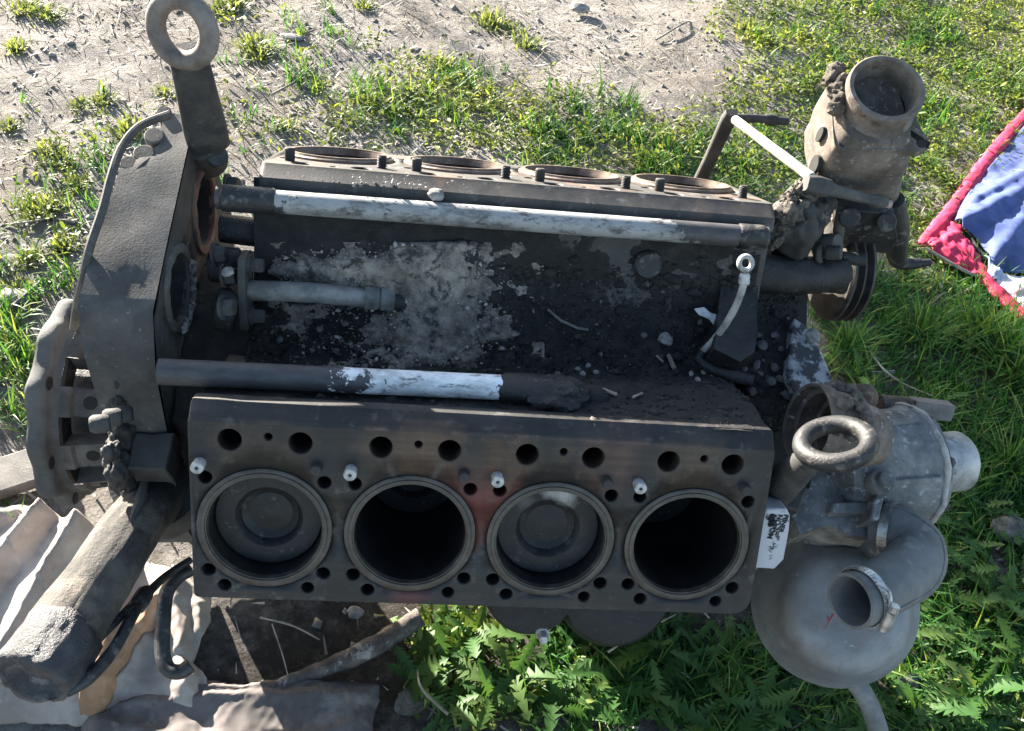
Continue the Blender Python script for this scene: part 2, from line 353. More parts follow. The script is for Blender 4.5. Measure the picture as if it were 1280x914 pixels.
for a in (.9, 2.3): mb.lathe([(0, .0016), (.011, .0016), (.0115, .0)], (.046 * math.cos(a), .046 * math.sin(a), 0), (0, 0, 1), 16)
pm = mb.mesh('piston'); finish_m(pm, M['piston']); pm2 = pm.copy(); pm2.materials.clear(); pm2.materials.append(M['ash'])
mb = MB(); mb.lathe([(.0060, 0), (.0060, .005), (.0052, .0055), (.0052, .0065), (.0064, .007), (.0064, .0125), (.0055, .0135), (.002, .0135), (.0016, .009), (0, .009)], n=18); sv = mb.mesh('sleeve'); finish_m(sv, M['white_metal'])
mb = MB(); mb.lathe([(.0058, 0), (.0058, .009), (.0050, .0105), (0, .0105)], n=16); stn = mb.mesh('stud'); finish_m(stn, M['dusty_dark'])
def stud_far(th):
    mb = MB(); pr = [(.0056, 0)]
    for k in range(7 if th else 1): pr += [(.0058, .002 + k * .0018), (.0050, .0029 + k * .0018)] if th else [(.0060, .002), (.0060, .0135)]
    pr += [(.0048, .0150), (0, .0150)]; mb.lathe(pr, n=16); me = mb.mesh('stud'); finish_m(me, M['dusty_dark']); return me
sf0, sf1 = stud_far(False), stud_far(True)
for i, ub in enumerate(BORES):
    inst('cylinder_liner', lm_n, ndeck, M=NF(ub, 0)); inst('bore_wall', bw, ndeck, M=NF(ub, 0))
    if i in (0, 2):
        p = inst('piston', pm if i == 0 else pm2, ndeck, M=NF(ub, 0, RK - .024))
        p['label'] = 'sooty piston near the top of its bore' if i == 0 else 'piston crusted with pale ash'
    else: inst('piston', pm, ndeck, M=NF(ub, 0, RK - .145))
    s_ = inst('sleeve', sv, ndeck, M=NF(ub - .0617, .0695)); inst('stud', stn, ndeck, M=NF(ub + .050, .0708))
    u = ub + .03066
    inst('cylinder_liner', lm_f, fdeck, M=FF(u, 0)); inst('bore_wall', bw, fdeck, M=FF(u, 0)); inst('piston', pm, fdeck, M=FF(u, 0, RK - (.11 if i % 2 else .07)))
    inst('stud', sf0, fdeck, M=FF(ub - .0187 + .0005 * i, .078)); inst('stud', sf1, fdeck, M=FF(ub + .0865, .078))
    if False: pass
# crankcase under the banks
mb = MB()
prof = [(-.145, .03), (-.165, -.05), (-.15, -.115), (-.12, -.13), (.12, -.13), (.15, -.115), (.165, -.05), (.145, .03), (.05, .16), (-.05, .16)]
mb.loft([[Vector((x, y, z)) for y, z in prof] for x in (-.30, -.10, .12, .345)])
mb.build('crankcase', M['black'], eng, bevel=.006)
mb = MB(); mb.loft([[Vector((x, y * k, z)) for y, z in ((-.13, -.128), (-.12, -.24), (-.09, -.285), (.09, -.285), (.12, -.24), (.13, -.128))] for x, k in ((.06, .9), (.08, 1), (.32, 1), (.335, .9))]); mb.build('sump', M['black'], eng, bevel=.006)
# valley between the banks: far wall, dirty floor, near wall
rows = []
NXV, NYV = 150, 90
prof = [near(0, .1245, .318), near(0, .1245, .30), near(0, .124, .2), near(0, .125, .165), Vector((0, .0, .199)), far(0, .130, .165), far(0, .1245, .20), far(0, .1245, .30), far(0, .1245, .318)]
cum = [0]
for a, b in zip(prof[:-1], prof[1:]): cum.append(cum[-1] + (b - a).length)
for i in range(NXV + 1):
    x = -.268 + (.322 + .268) * i / NXV; row = []
    for j in range(NYV + 1):
        t = cum[-1] * j / NYV; k = max(q for q in range(len(cum) - 1) if cum[q] <= t + 1e-9); s = (t - cum[k]) / (cum[k + 1] - cum[k])
        p = prof[k].lerp(prof[k + 1], s); p = Vector((x, p.y, p.z))
        p.x = min(p.x, .290) if p.y < -.035 else p.x; fl = max(0, 1 - abs(p.y + .01) / .085)
        nn = noise.fractal(p * 22, .9, 2, 5); n2 = noise.fractal(p * 70 + Vector((3, 1, 2)), .9, 2, 4)
        heap = .030 * math.exp(-((x + .10) / .10) ** 2 - ((p.y - .055) / .05) ** 2) + .022 * math.exp(-((x - .24) / .13) ** 2 - ((p.y + .075) / .05) ** 2) + .012 * math.exp(-((x - .10) / .09) ** 2 - ((p.y + .07) / .03) ** 2)
        n4 = max(0, noise.fractal(p * 38 + Vector((9, 2, 5)), .7, 2, 4)); p.z += heap + nn * (.003 + .008 * fl) + n2 * (.0014 + .005 * fl) + .011 * n4 * fl
        row.append(p)
    rows.append(row)
mb = MB(); mb.grid(rows); mb.build('valley_floor', M['dirt'], eng, sm=60)
mb = MB(); mb.prism([Vector((-.338, y, z)) for y, z in ((-.15, .05), (-.11, .2), (-.03, .205), (.05, .20), (.13, .17), (.15, .05))], (.075, 0, 0)); mb.subdiv(maxlen=.014); mb.rough(.004, 40, 2); mb.build('rear_shelf', M['dirt'], eng, sm=60)

# two long water pipes
nt1, nt2 = E(212, 465, 'nv', .140), E(628, 484.5, 'nv', .140)
mb = MB(); mb.tube([nt1 - (nt2 - nt1) * .03, nt1, nt1.lerp(nt2, .5), nt2], .0135, 22); mb.build('coolant_pipe', painted('chipped_white_near', -.14, .03, edge=.06, scuff=.6), eng, label='near coolant pipe with white paint on its middle')
mb = MB(); a = E(625, 484, 'nv', .140); b = E(690, 490, 'nv', .140); mb.lathe([(0, 0), (.0138, 0), (.0165, .004), (.0175, .03), (.0165, .055), (0, .06)], a, b - a, 24)
mb.blob(E(696, 494, 'nv', .138), (.034, .020, .016), 4, .25, 2.0, 4); mb.rough(.0025, 60); mb.build('pipe_elbow', M['greasy'], eng)
ft1, ft2 = E(275, 247, 'fv', .142), E(958, 297.5, 'fv', .142)
mb = MB(); mb.tube([ft1 - (ft2 - ft1) * .005, ft1, ft1.lerp(ft2, .3), ft1.lerp(ft2, .7), ft2], .0128, 22)
far_pipe = mb.build('coolant_pipe', painted('chipped_white_far', -.255, .225, white=(.33, .328, .322), edge=.06, worn=.60, scuff=.42), eng, label='far coolant pipe, dull white along most of its length')
mb = MB(); d = (ft2 - ft1).normalized()
mb.lathe([(.0132, 0), (.0148, .002), (.0148, .055), (.0132, .058)], ft1 + d * .002, d, 24); mb.build('pipe_sleeve', M['black'], far_pipe); mb = MB()
mb.lathe([(.0132, 0), (.0146, .002), (.0146, .03), (.0132, .032)], ft2 - d * .035, d, 24); mb.build('pipe_sleeve', M['black'], far_pipe)

# short oil pipe with its flange in the valley
fl = E(307, 363, 'z', .262); pe = E(462, 373, 'z', .245)
mb = MB(); x_ = Vector((1, 0, 0))
pts = []
for k in range(20):
    t = 2 * math.pi * k / 20; pts.append(fl + Vector((-.003, .016 * math.cos(t) * (1 + .0), .040 * math.sin(t))))
ax_ = Vector((.0, .62, .78)); side_ = Vector((0, .78, -.62))
pts = [fl + ax_ * (.043 * math.sin(2 * math.pi * k / 24)) + side_ * ((.011 + .011 * abs(math.cos(2 * math.pi * k / 24)) ** .7) * (1 if math.cos(2 * math.pi * k / 24) > 0 else -1)) - x_ * .004 for k in range(24)]
mb.prism(pts, (.008, 0, 0)); fo = mb.build('oil_pipe_flange', M['dusty_dark'], eng, bevel=.001)
mb = MB()
for s in (-1, 1): mb = MB(); mb.bolt(fl + ax_ * .030 * s + x_ * .004, x_, .0085, .016); mb.build('flange_bolt', M['dusty_dark'], fo)
mb = MB(); mb.tube(smooth_path([fl, fl.lerp(pe, .5) + Vector((0, 0, .004)), pe]), .0115, 18); op = mb.build('oil_pipe', M['pale_tube'] if False else mat('dusty_steel_pipe', (.13, .125, .115), (.26, .25, .235), 30, .6, .2), eng)
mb = MB(); d = (pe - fl).normalized(); mb.lathe([(0, 0), (.0135, 0), (.0145, .002), (.0145, .014), (.0135, .016), (.012, .016), (.012, .018), (.0148, .018), (.0148, .032), (.012, .034), (0, .034)], pe - d * .006, d, 6); mb.build('pipe_nut', mat('galvanised_nut', (.10, .105, .10), (.20, .20, .185), 40, .6, .3), op)
mb = MB(); mb.tube(smooth_path([pe + d * .02, pe + d * .045 + Vector((0, .0, -.012)), pe + d * .05 + Vector((0, 0, -.05))]), .012, 14); mb.build('pipe_union', M['greasy'], op)
# grit heap with its plug near (575,320)
g0 = E(575, 322, 'z', .250)
mb = MB(); mb.lathe([(0, .03), (.016, .03), (.020, .026), (.020, 0), (.026, -.004), (.026, -.03)], g0, (0, -.45, .9), 24); mb.rough(.001, 90); mb.build('drain_plug', M['greasy'], eng)
mb = MB(); a = E(808, 330, 'fv', .121); mb.lathe([(0, .012), (.014, .012), (.017, .009), (.019, -.01)], a, (0, -q2, q2), 20); mb.build('core_plug', M['black'], eng)

# ------------------------------------------------------------------ flywheel end (left)
XP = -.340
h1 = E(255, 262, 'x', XP); h2 = E(222, 360, 'x', XP)
# housing: top plate and right wall with two round openings
mb = MB()
out = [(.235, .10), (.218, .315), (.185, .322), (.0, .322), (-.05, .316), (-.088, .270), (-.135, .170), (-.185, .08), (-.19, -.02), (-.12, -.245), (.085, -.265), (.12, -.05), (.15, -.05)]  # low lobe of the outline extended to shade the ground in front
def xf(u, v, w): return Vector((w, u, v))
holes = [(h1.y, h1.z, .0435, 40), (h2.y, h2.z, .0400, 40)]
cdt_face(mb, out, holes, xf, XP)
for (u, v, r, n) in holes:
    ring = lambda rr, w: [Vector((w, u + rr * math.cos(2 * math.pi * k / n), v + rr * math.sin(2 * math.pi * k / n))) for k in range(n)]
    V = mb.grid([ring(r, XP), ring(r - .001, XP - .001), ring(r - .001, XP - .035), ring(r - .007, XP - .036), ring(r - .007, XP - .05)], True); mb.f(V[-1])
tl = [(.235, .10), (.216, .316), (.170, .316), (.130, .318), (.02, .318), (-.042, .316), (-.075, .285), (-.150, .170), (-.185, .08), (-.19, -.02), (-.12, -.245), (.085, -.265), (.12, -.05), (.15, -.05)]
XL = {0: -.385, 1: -.378, 2: -.374, 3: -.408, 4: -.414, 5: -.415, 6: -.412, 7: -.395, 8: -.385, 9: -.41, 10: -.42, 11: -.42, 12: -.42, 13: -.42}
tr = [(.235, .10), (.216, .313), (.170, .320), (.130, .320), (.02, .320), (-.042, .318), (-.088, .272), (-.150, .155), (-.185, .08), (-.19, -.02), (-.12, -.245), (.085, -.265), (.12, -.05), (.15, -.05)]
mb2 = MB(); V = mb2.loft([[Vector((XL[i], tl[i][0], tl[i][1])) for i in range(14)], [Vector((XP - .002 if i not in (7,) else -.338, tr[i][0], tr[i][1])) for i in range(14)]], cap=False)
mb2.f(V[0][::-1]); mb2.subdiv(maxlen=.022); mb2.rough(.0022, 20, 3, lambda c: c.x < -.345); 
hs = mb2.build('flywheel_housing', M['dusty'], eng, sm=50, label='dust covered gear housing, the tallest plate of the engine')
mb.build('housing_wall', M['dusty_dark'], hs, sm=30)
for hh, r, m_, nm in ((h1, .0435, 'rim_rust', 0), (h2, .040, 'dusty', 1)):
    mb = MB(); mb.lathe([(r - .001, -.004), (r - .001, .003), (r + .004, .004), (r + .009, .003), (r + .010, -.003)], hh, (1, 0, 0), 40)
    mb.rough(.002, 90, 5 + nm); mb.build('opening_rim', M[m_], hs, sm=60)
# crumbling pale sealant under the front opening
mb = MB()
for k in range(16):
    t = -2.3 + 1.9 * k / 15; mb.blob(h2 + Vector((.004, (.047) * math.cos(t) * 1.0, .047 * math.sin(t))), (.004, .006, .007), k, .5, 2.5, 2)
mb.build('sealant', mat('crumbling_sealant', (.25, .25, .25), (.5, .5, .5), 120, .9, 0, 1, .004, [((.08, .08, .08), 140, .5, .1)]), hs)
# flange stubs between housing and far bank
mb = MB()
for (a, b, r) in (((275, 286), (335, 292), .016), ((262, 330), (300, 332), .02), ((270, 385), (296, 390), .024)):
    mb.cyl(E(*a, 'z', .255), E(*b, 'z', .25), r)
mb.rough(.0025, 40); mb.build('drive_flange', M['greasy'], eng, sm=45)
mb = MB()
for q in ((268, 318), (280, 345), (277, 385), (284, 232)): mb = MB(); mb.bolt(E(*q, 'z', .275), (1, 0, .2), .010, .014); mb.build('bolt', M['dusty_dark'], hs)
# bolts on the back edge
mb = MB()
for q, r in (((181, 195), .0115), ((194, 173), .011), ((162, 207), .009), ((206, 143), .008)):
    p = E(*q, 'z', .312); mb = MB(); mb.cyl(p + Vector((0, 0, -.04)), p + Vector((0, 0, .006)), r, 16); mb.build('back_bolt', M['dusty'], hs)
# bell rim: scalloped flange, tapered wall with windows
XB = -.515; ZB = -.022
mb = MB(); n = 120
def bell(t, r, x): return Vector((x, r * math.cos(t), ZB + r * math.sin(t)))
def scal(t): return .139 + .0045 * math.cos(t * 12 + 2.2) + .002 * math.sin(t * 7)
TT = [2 * math.pi * k / n for k in range(n)]
mb.grid([[bell(t, scal(t) - .003, XB - .022) for t in TT], [bell(t, scal(t), XB - .018) for t in TT], [bell(t, scal(t), XB - .005) for t in TT], [bell(t, scal(t) - .004, XB) for t in TT], [bell(t, .124, XB + .001) for t in TT], [bell(t, .1225, XB + .003) for t in TT], [bell(t, .121, XB + .010) for t in TT]], True)
mb.subdiv(1); mb.rough(.0015, 30, 4)
rim = mb.build('bell_rim', mat('pale_dusty_casting', (.070, .070, .070), (.145, .143, .138), 14, .85, 0, .5, .002, [((.08, .075, .07), 26, .62, .12)]), eng, sm=60)
cast = mat('grey_casting', (.060, .057, .055), (.125, .118, .11), 20, .8, 0, .4, .002, [((.05, .047, .044), 30, .60, .12)])
NW = 20; SOL = []
for k in range(NW):
    a0 = 2 * math.pi * (k - .5) / NW + R(6.5); a1 = a0 + 2 * math.pi / NW; mb = MB()
    st = [a0 + (a1 - a0) * j / 6 for j in range(7)]
    if k % 2 == 0:
        SOL.append((a0 + a1) / 2)
        mb.grid([[bell(t, .121, XB + .010) for t in st], [bell(t, .120, XB + .022) for t in st], [bell(t, .115, XB + .025) for t in st], [bell(t, .112, XB + .055) for t in st], [bell(t, .106, XB + .105) for t in st]])
        for e in (st[0], st[-1]): mb.f(mb.vs([bell(e, .120, XB + .010), bell(e, .112, XB + .055), bell(e, .106, XB + .105), bell(e, .080, XB + .105), bell(e, .090, XB + .010)]))
        mb.build('bell_wall', cast, rim, sm=35)
    else:
        mb.grid([[bell(t, .121, XB + .010) for t in st], [bell(t, .118, XB + .013) for t in st], [bell(t, .090, XB + .013) for t in st]]); mb.build('window_recess', M['greasy'], rim, sm=35)  # black colour stands for the shade inside the bell windows
mb = MB(); mb.lathe([(0, 0), (.086, 0), (.086, .07), (.06, .085), (0, .16)], (XB - .01, 0, ZB), (1, 0, 0), 48); mb.build('flywheel', M['greasy'], eng)
mb = MB(); mb.lathe([(0, 0), (.0075, 0), (.0083, -.001)], n=20); hm = mb.mesh('bolt_hole'); finish_m(hm, M['void'])
for t in SOL:
    nr = Vector((.13, math.cos(t), math.sin(t))).normalized(); o = inst('bolt_hole', hm, rim); o.matrix_local = Matrix.Translation(bell(t, .1130, XB + .044) + nr * .0012) @ nr.to_track_quat('Z', 'Y').to_matrix().to_4x4()
for k in range(8):
    o = inst('bolt_hole', hm, rim); o.matrix_local = Matrix.Translation(bell(R(60 + 45 * k), .1315, XB + .0022)) @ Matrix.Rotation(R(90), 4, 'Y')
# lumps of oily filth, two fittings
mb = MB()
for k, (q, r) in enumerate((((150, 478), .013), ((150, 505), .012), ((156, 545), .020), ((150, 585), .020), ((165, 592), .022), ((140, 565), .011))):
    mb.blob(E(*q, 'x', -.385), (r * .8, r, r * 1.2), k, .32, 1.7, 4)
mb.rough(.002, 90, 3); tag(mb.build('oily_filth', M['dusty_dark'], eng, sm=80), kind='stuff')
mb = MB()
for q in ((154, 518), (140, 522), (124, 530)):
    p = E(*q, 'x', -.370); mb = MB(); mb.lathe([(0, -.009), (.007, -.009), (.009, -.006), (.009, .005), (.007, .008), (0, .008)], p, (-1, -.2, .1), 12); mb.build('line_fitting', M['dusty_dark'], hs)
mb = MB(); mb.box((-.372, -.170, .165), (-.332, -.128, .205)); mb.subdiv(3); mb.rough(.004, 30, 2); mb.build('mounting_boss', M['dusty_dark'], hs, bevel=.002, sm=50)
# breather line along the back edge
pth = [E(212, 143, 'z', .33), E(175, 158, 'z', .335), E(152, 185, 'z', .335), E(139, 220, 'z', .335), E(128, 262, 'z', .33), E(112, 310, 'z', .325), E(102, 355, 'z', .30), E(95, 388, 'z', .26), E(92, 410, 'z', .22)]
mb = MB(); mb.tube(smooth_path(pth), .0046, 10); mb.build('breather_line', M['dusty'], eng)
# lifting eye at the back
e0 = E(228, 38, 'd', .86); e1 = E(262, 185, 'z', .30); eb = E(268, 150, 'd', .93)
camd = (cp - e0).normalized()
mb = MB(); ax_e = (camd + Vector((.55, .25, .45))).normalized()
ux = (e1 - e0).normalized(); axn = (camd - ux * camd.dot(ux)).normalized(); axn = (Matrix.Rotation(R(38), 3, (ux)) @ axn).normalized()
axn = (axn + ux * -.55).normalized()
mb.torus(e0, axn, .0285, .0098, 40, 14); le = mb.build('lifting_eye', mat('rusty_grey_eye', (.12, .10, .088), (.22, .19, .168), 30, .75, .1, .4, .002, [((.13, .075, .05), 30, .60, .12)]), eng, label='tall lifting eye at the flywheel end')
mb = MB(); st0 = e0 + ux * .030; st1 = e1 - ux * .012; sx_ = ux.cross(camd).normalized(); dn = sx_.cross(ux)
def sec(p, a, b_): return [p + sx_ * (a * sgn_(math.cos(t), .5)) + dn * (b_ * sgn_(math.sin(t), .5)) for t in [2 * math.pi * k / 20 for k in range(20)]]
def sgn_(c, e): return math.copysign(abs(c) ** e, c)
mb.loft([sec(st0 - ux * .008, .015, .009), sec(st0 + ux * .006, .0195, .011), sec(st0.lerp(st1, .5), .0215, .013), sec(st0.lerp(st1, .8), .0235, .015), sec(st1, .0235, .016), sec(st1 + ux * .012, .014, .012)])
mb.build('shank', M['dusty_dark'], le, sm=45)
mb = MB(); mb.cyl(e1 + Vector((-.01, 0, .012)), e1 + Vector((-.012, .02, -.05)), .022); mb.cyl(E(272, 195, 'z', .30), E(268, 200, 'z', .25), .012); mb.build('eye_boss', M['dusty_dark'], le)

# ------------------------------------------------------------------ exhaust pipe wrapped in plastic, hoses (lower left)
p0 = E(208, 600, 'z', .10); p1 = E(50, 834, 'd', .82)
mb = MB(); d = (p1 - p0).normalized()
mb.tube([p0 - d * .03, p0 + d * .03, p0.lerp(p1, .25), p0.lerp(p1, .5), p0.lerp(p1, .75), p1], [.029, .031, .0315, .033, .034, .0345], 40)
mb.subdiv(2); mb.rough(.0030, 26, 2); mb.rough(.0012, 110, 5); ex = mb.build('exhaust_pipe', mat('dusty_pipe', (.045, .042, .040), (.11, .10, .088), 24, .85, 0, 1, .004, [((.21, .18, .145), 12, .58, .14), ((.045, .043, .042), 24, .62, .1)]), eng, sm=60)
mb = MB(); f0 = p0 + d * .0; 
mb.loft([[p0 + (Vector((math.cos(t) * .054, math.sin(t) * .050, .012 * math.cos(2 * t)))) + Vector((-.006, -.004, -.045 + h)) for t in [2 * math.pi * k / 28 for k in range(28)]] for h in (0, .05)])
mb.rough(.003, 30); mb.build('pipe_flange', M['dusty_dark'], ex, sm=50)
mb = MB(); mb.tube([E(160, 660, 'z', .17), E(175, 628, 'z', .165), E(181, 600, 'z', .16)], [.003, .006, .004], 8); mb.build('weld_rib', M['dusty'], ex)
mb = MB(); mb.lathe([(.0355, -.042), (.037, -.040), (.0385, -.02), (.039, .004), (.036, .014), (.030, .016), (.025, .008), (.017, .004), (.008, .009), (0, .005)], p1, d, 64)
mb.subdiv(1); mb.rough(.006, 22, 9); mb.rough(.0012, 60, 4); mb.build('plastic_wrap', M['bag'], ex, sm=80)
mb = MB(); mb.tube(smooth_path([E(238, 700, 'z', .08), E(205, 722, 'z', .10), E(180, 748, 'z', .13), E(163, 775, 'z', .16), E(140, 815, 'z', .18), E(110, 848, 'z', .20), E(83, 866, 'z', .21)]), [.0042, .0044, .005, .0055, .006, .0066, .0066, .005], 12)
mb.tube(smooth_path([E(170, 752, 'z', .13), E(140, 782, 'z', .17), E(118, 806, 'z', .19), E(98, 834, 'z', .20)]), [.005, .0045, .004, .003], 10)
mb.lathe([(.006, -.02), (.0095, -.012), (.0095, .012), (.006, .02)], E(176, 750, 'z', .13), E(163, 775, 'z', .16) - E(180, 748, 'z', .13), 14); mb.build('twin_hose', M['hose'], eng)
mb = MB(); mb.tube(smooth_path([E(238, 712, 'z', .07), E(222, 722, 'z', .075), E(208, 742, 'z', .08), E(204, 780, 'z', .08), E(203, 815, 'z', .08), E(210, 836, 'z', .08), E(225, 840, 'z', .08), E(238, 832, 'z', .08)]), .0082, 14); mb.build('hooked_pipe', M['hose'], eng)

# ------------------------------------------------------------------ front end, upper right
# front cover and cross bracket
mb = MB(); out = [(-.19, .02), (-.165, .12), (-.12, .17), (-.07, .192), (-.02, .205), (.06, .205), (.10, .225), (.20, .20), (.25, .12), (.19, -.05), (.15, -.13), (-.15, -.13)]
mb.loft([[Vector((x, y, z)) for y, z in out] for x in (.318, .405)]); mb.subdiv(maxlen=.02); mb.rough(.003, 30, 6)
fc = mb.build('front_cover', M['dirt'], eng, sm=45)
mb = MB(); tl_ = [E(*q, 'z', .222) for q in ((992, 395), (1012, 410), (1028, 440), (1042, 475), (1046, 500), (1000, 498), (985, 470))]
mb.prism(tl_, (0, 0, -.03)); mb.build('cover_edge', mat('flaking_pale_paint', (.26, .27, .28), (.42, .42, .42), 60, .7, 0, .5, .002, [((.035, .035, .037), 55, .52, .06)]), fc, bevel=.003)
mb = MB(); mb.tube([E(935, 340, 'z', .235), E(985, 345, 'z', .235), E(1050, 343, 'z', .225)], [.026, .023, .024], 24); 
mb.prism([E(*q, 'z', .255) for q in ((902, 352), (948, 350), (944, 440), (925, 452), (893, 436))], (0, 0, -.055)); mb.subdiv(maxlen=.015)
mb.rough(.004, 40); mb.build('front_bracket', M['greasy'], eng, sm=60)
# thermostat housing
X0, X1, Y0, Y1 = .383, .473, .192, .292
def sq(cx, cy, a, b_, z, e=.35, n=32, tx=0, ty=0): return [Vector((cx + a * sgn_(math.cos(t), e) , cy + b_ * sgn_(math.sin(t), e), z + tx * math.cos(t) + ty * math.sin(t))) for t in [2 * math.pi * k / n + .05 for k in range(n)]]
cx, cy = (X0 + X1) / 2, (Y0 + Y1) / 2
def lean(z): return .055 * max(0, .394 - z) / .144
mb = MB(); mb.loft([sq(cx + lean(z) + dx_, cy, a_, b_, z, ty=ty_) for a_, b_, z, dx_, ty_ in ((.030, .034, .17, 0, 0), (.031, .036, .235, 0, 0), (.042, .042, .262, -.006, 0), (.058, .050, .285, -.013, 0), (.059, .050, .31, -.014, 0), (.056, .048, .325, -.012, 0), (.055, .052, .345, -.008, 0), (.049, .052, .378, -.001, .008), (.040, .044, .396, .004, .008))])
mb.rough(.0012, 40)
th_ = mb.build('thermostat_housing', M['tan'], eng, sm=50, label='tall dusty thermostat housing with an open neck')
na = Vector((-.10, -.14, 1)).normalized(); nc = Vector((.433, .248, .394))
mb = MB(); mb.lathe([(.047, -.012), (.047, .0), (.043, .004), (.0415, .010), (.0415, .024), (.044, .027), (.044, .034), (.042, .036), (.0375, .036), (.0362, .033), (.0355, .0), (.0355, -.06), (0, -.06)], nc, na, 48)
mb.build('neck', mat('dusty_rusty_neck', (.14, .115, .095), (.25, .215, .185), 28, .85, 0, .6, .002, [((.09, .06, .045), 45, .60, .1)]), th_, sm=35)
mb = MB(); x_, y_, z_ = Vector((1, 0, .09)).normalized(), None, na; x_ = (x_ - na * x_.dot(na)).normalized(); y_ = na.cross(x_)
fp = rounded([(-.050, -.056), (.056, -.056), (.062, -.044), (.05, -.02), (.05, .045), (-.045, .045), (-.05, -.03)], [.008, .01, .008, .01, .02, .02, .01], 4)
mb.lathe([(0, 0), (.0352, 0), (.0352, .0004)], nc + na * .0008, na, 40); mb.build('neck_dark_disc', M['bore'], th_); mb = MB(); mb.prism([nc + x_ * a + y_ * b_ - na * .004 for a, b_ in fp], -na * .011); mb.build('neck_flange', M['tan'], th_, bevel=.001)  # dark disc over the flange, coloured for the shade down the neck
for a, b_ in ((-.040, -.047), (.051, -.046)): mb = MB(); mb.lathe([(0, 0), (.005, 0), (.006, -.0008)], nc + x_ * a + y_ * b_ - na * .0032, na, 16); mb.build('port', M['void'], th_)
for q, (a, b_) in (((1024, 168), (.0065, .011)), ((1017, 206), (.010, .0135))):
    c = E(*q, 'x', X0 - .0012 + (-.003 if q[1] < 180 else -.002)); mb = MB(); mb.prism([c + Vector((0, a * math.cos(t), b_ * math.sin(t))) for t in [2 * math.pi * k / 20 for k in range(20)]], (.004, 0, 0)); mb.build('port', M['void'], th_)
mb = MB(); 
for k in range(9): mb.blob(nc + Vector((-.048 + .004 * (k % 3), -.010 + .012 * k * .6, .003 + .004 * (k % 2))), (.010, .009, .010), k, .4, 2.0, 3)
mb.rough(.0018, 220, 2); tag(mb.build('crusted_mud', M['mud'], th_, sm=80), kind='stuff')
# mud on the end of the far bank
mb = MB(); mb.blob(E(992, 285, 'z', .265), (.030, .034, .045), 9, .3, 1.6, 4); mb.blob(E(1015, 262, 'z', .28), (.024, .028, .03), 12, .3, 1.6, 4); mb.rough(.003, 60, 4); mb.build('casting_lump', M['dusty_dark'], eng, sm=70)
mb = MB()
for k, (q, r, z) in enumerate((((985, 268), .016, .30), ((975, 285), .014, .285), ((1000, 262), .015, .30), ((990, 292), .013, .275), ((1010, 245), .012, .31), ((968, 300), .010, .275), ((1020, 268), .016, .285), ((985, 250), .009, .31), ((998, 235), .008, .32))):
    mb.blob(E(*q, 'z', z), (r, r, r * 1.1), k + 20, .38, 1.9, 4)
mb.rough(.0022, 200, 2); tag(mb.build('mud_clod', M['mud'], eng, sm=80), kind='stuff')
# post, white rod, levers
A = E(911, 148, 'y', .375); Bp = E(914, 245, 'y', .375); Bp.x = A.x + .004
mb = MB(); mb.loft([[c + Vector((a * sgn_(math.cos(t), .6), b_ * sgn_(math.sin(t), .6), 0)) for t in [2 * math.pi * k / 16 for k in range(16)]] for c, a, b_ in ((A + Vector((0, 0, .012)), .008, .006), (A, .0105, .008), (A.lerp(Bp, .5), .0095, .007), (Bp + Vector((0, 0, -.06)), .0115, .008))])
post = mb.build('lever_post', M['dusty_dark'], eng, sm=45)
mb = MB(); mb.tube([A + Vector((.004, .0, .0)), E(945, 148, 'y', .385), E(984, 152, 'y', .39)], [.007, .006, .006], 12); mb.lathe([(0, -.008), (.008, -.008), (.009, 0), (.008, .008), (0, .008)], E(963, 150, 'y', .388), (1, 0, 0), 12); mb.build('post_pin', M['dusty_dark'], post)
Rb = E(1014, 222, 'y', .185); Ra = E(919, 150, 'y', .362)
mb = MB(); mb.tube([Ra, Rb], .0062, 14); mb.build('control_rod', mat('pale_worn_rod', (.42, .40, .33), (.58, .56, .48), 30, .5, .1), eng)
L0, L1 = E(1018, 232, 'y', .175), E(1102, 253, 'y', .165)
mb = MB(); dl = (L1 - L0).normalized(); up = Vector((0, -.5, .8)); 
up = (up - dl * up.dot(dl)).normalized(); sdv = dl.cross(up)
def rect(p, a, b_): return [p + up * a * sgn_(math.sin(t), .5) + sdv * b_ * sgn_(math.cos(t), .5) for t in [2 * math.pi * k / 16 for k in range(16)]]
mb.loft([rect(L0 - dl * .012, .010, .009), rect(L0, .0145, .011), rect(L0 + dl * .016, .0125, .010), rect(L0 + dl * .022, .0085, .007), rect(L1 - dl * .014, .0065, .006), rect(L1 - dl * .010, .0095, .008), rect(L1, .0095, .008), rect(L1 + dl * .006, .006, .005)])
lv = mb.build('lever', M['dusty'], eng, sm=45)
mb = MB(); mb.cyl(L1 + dl * .002, L1 + dl * .012, .005); mb.build('lever_tip', mat('pinkish_cap', (.35, .22, .2), (.5, .33, .3), 40, .7), lv)
mb = MB(); mb.cyl(L0 + up * -.02, L0 + Vector((-.002, .02, -.06)), .014); mb.build('lever_hub', M['dusty_dark'], lv)
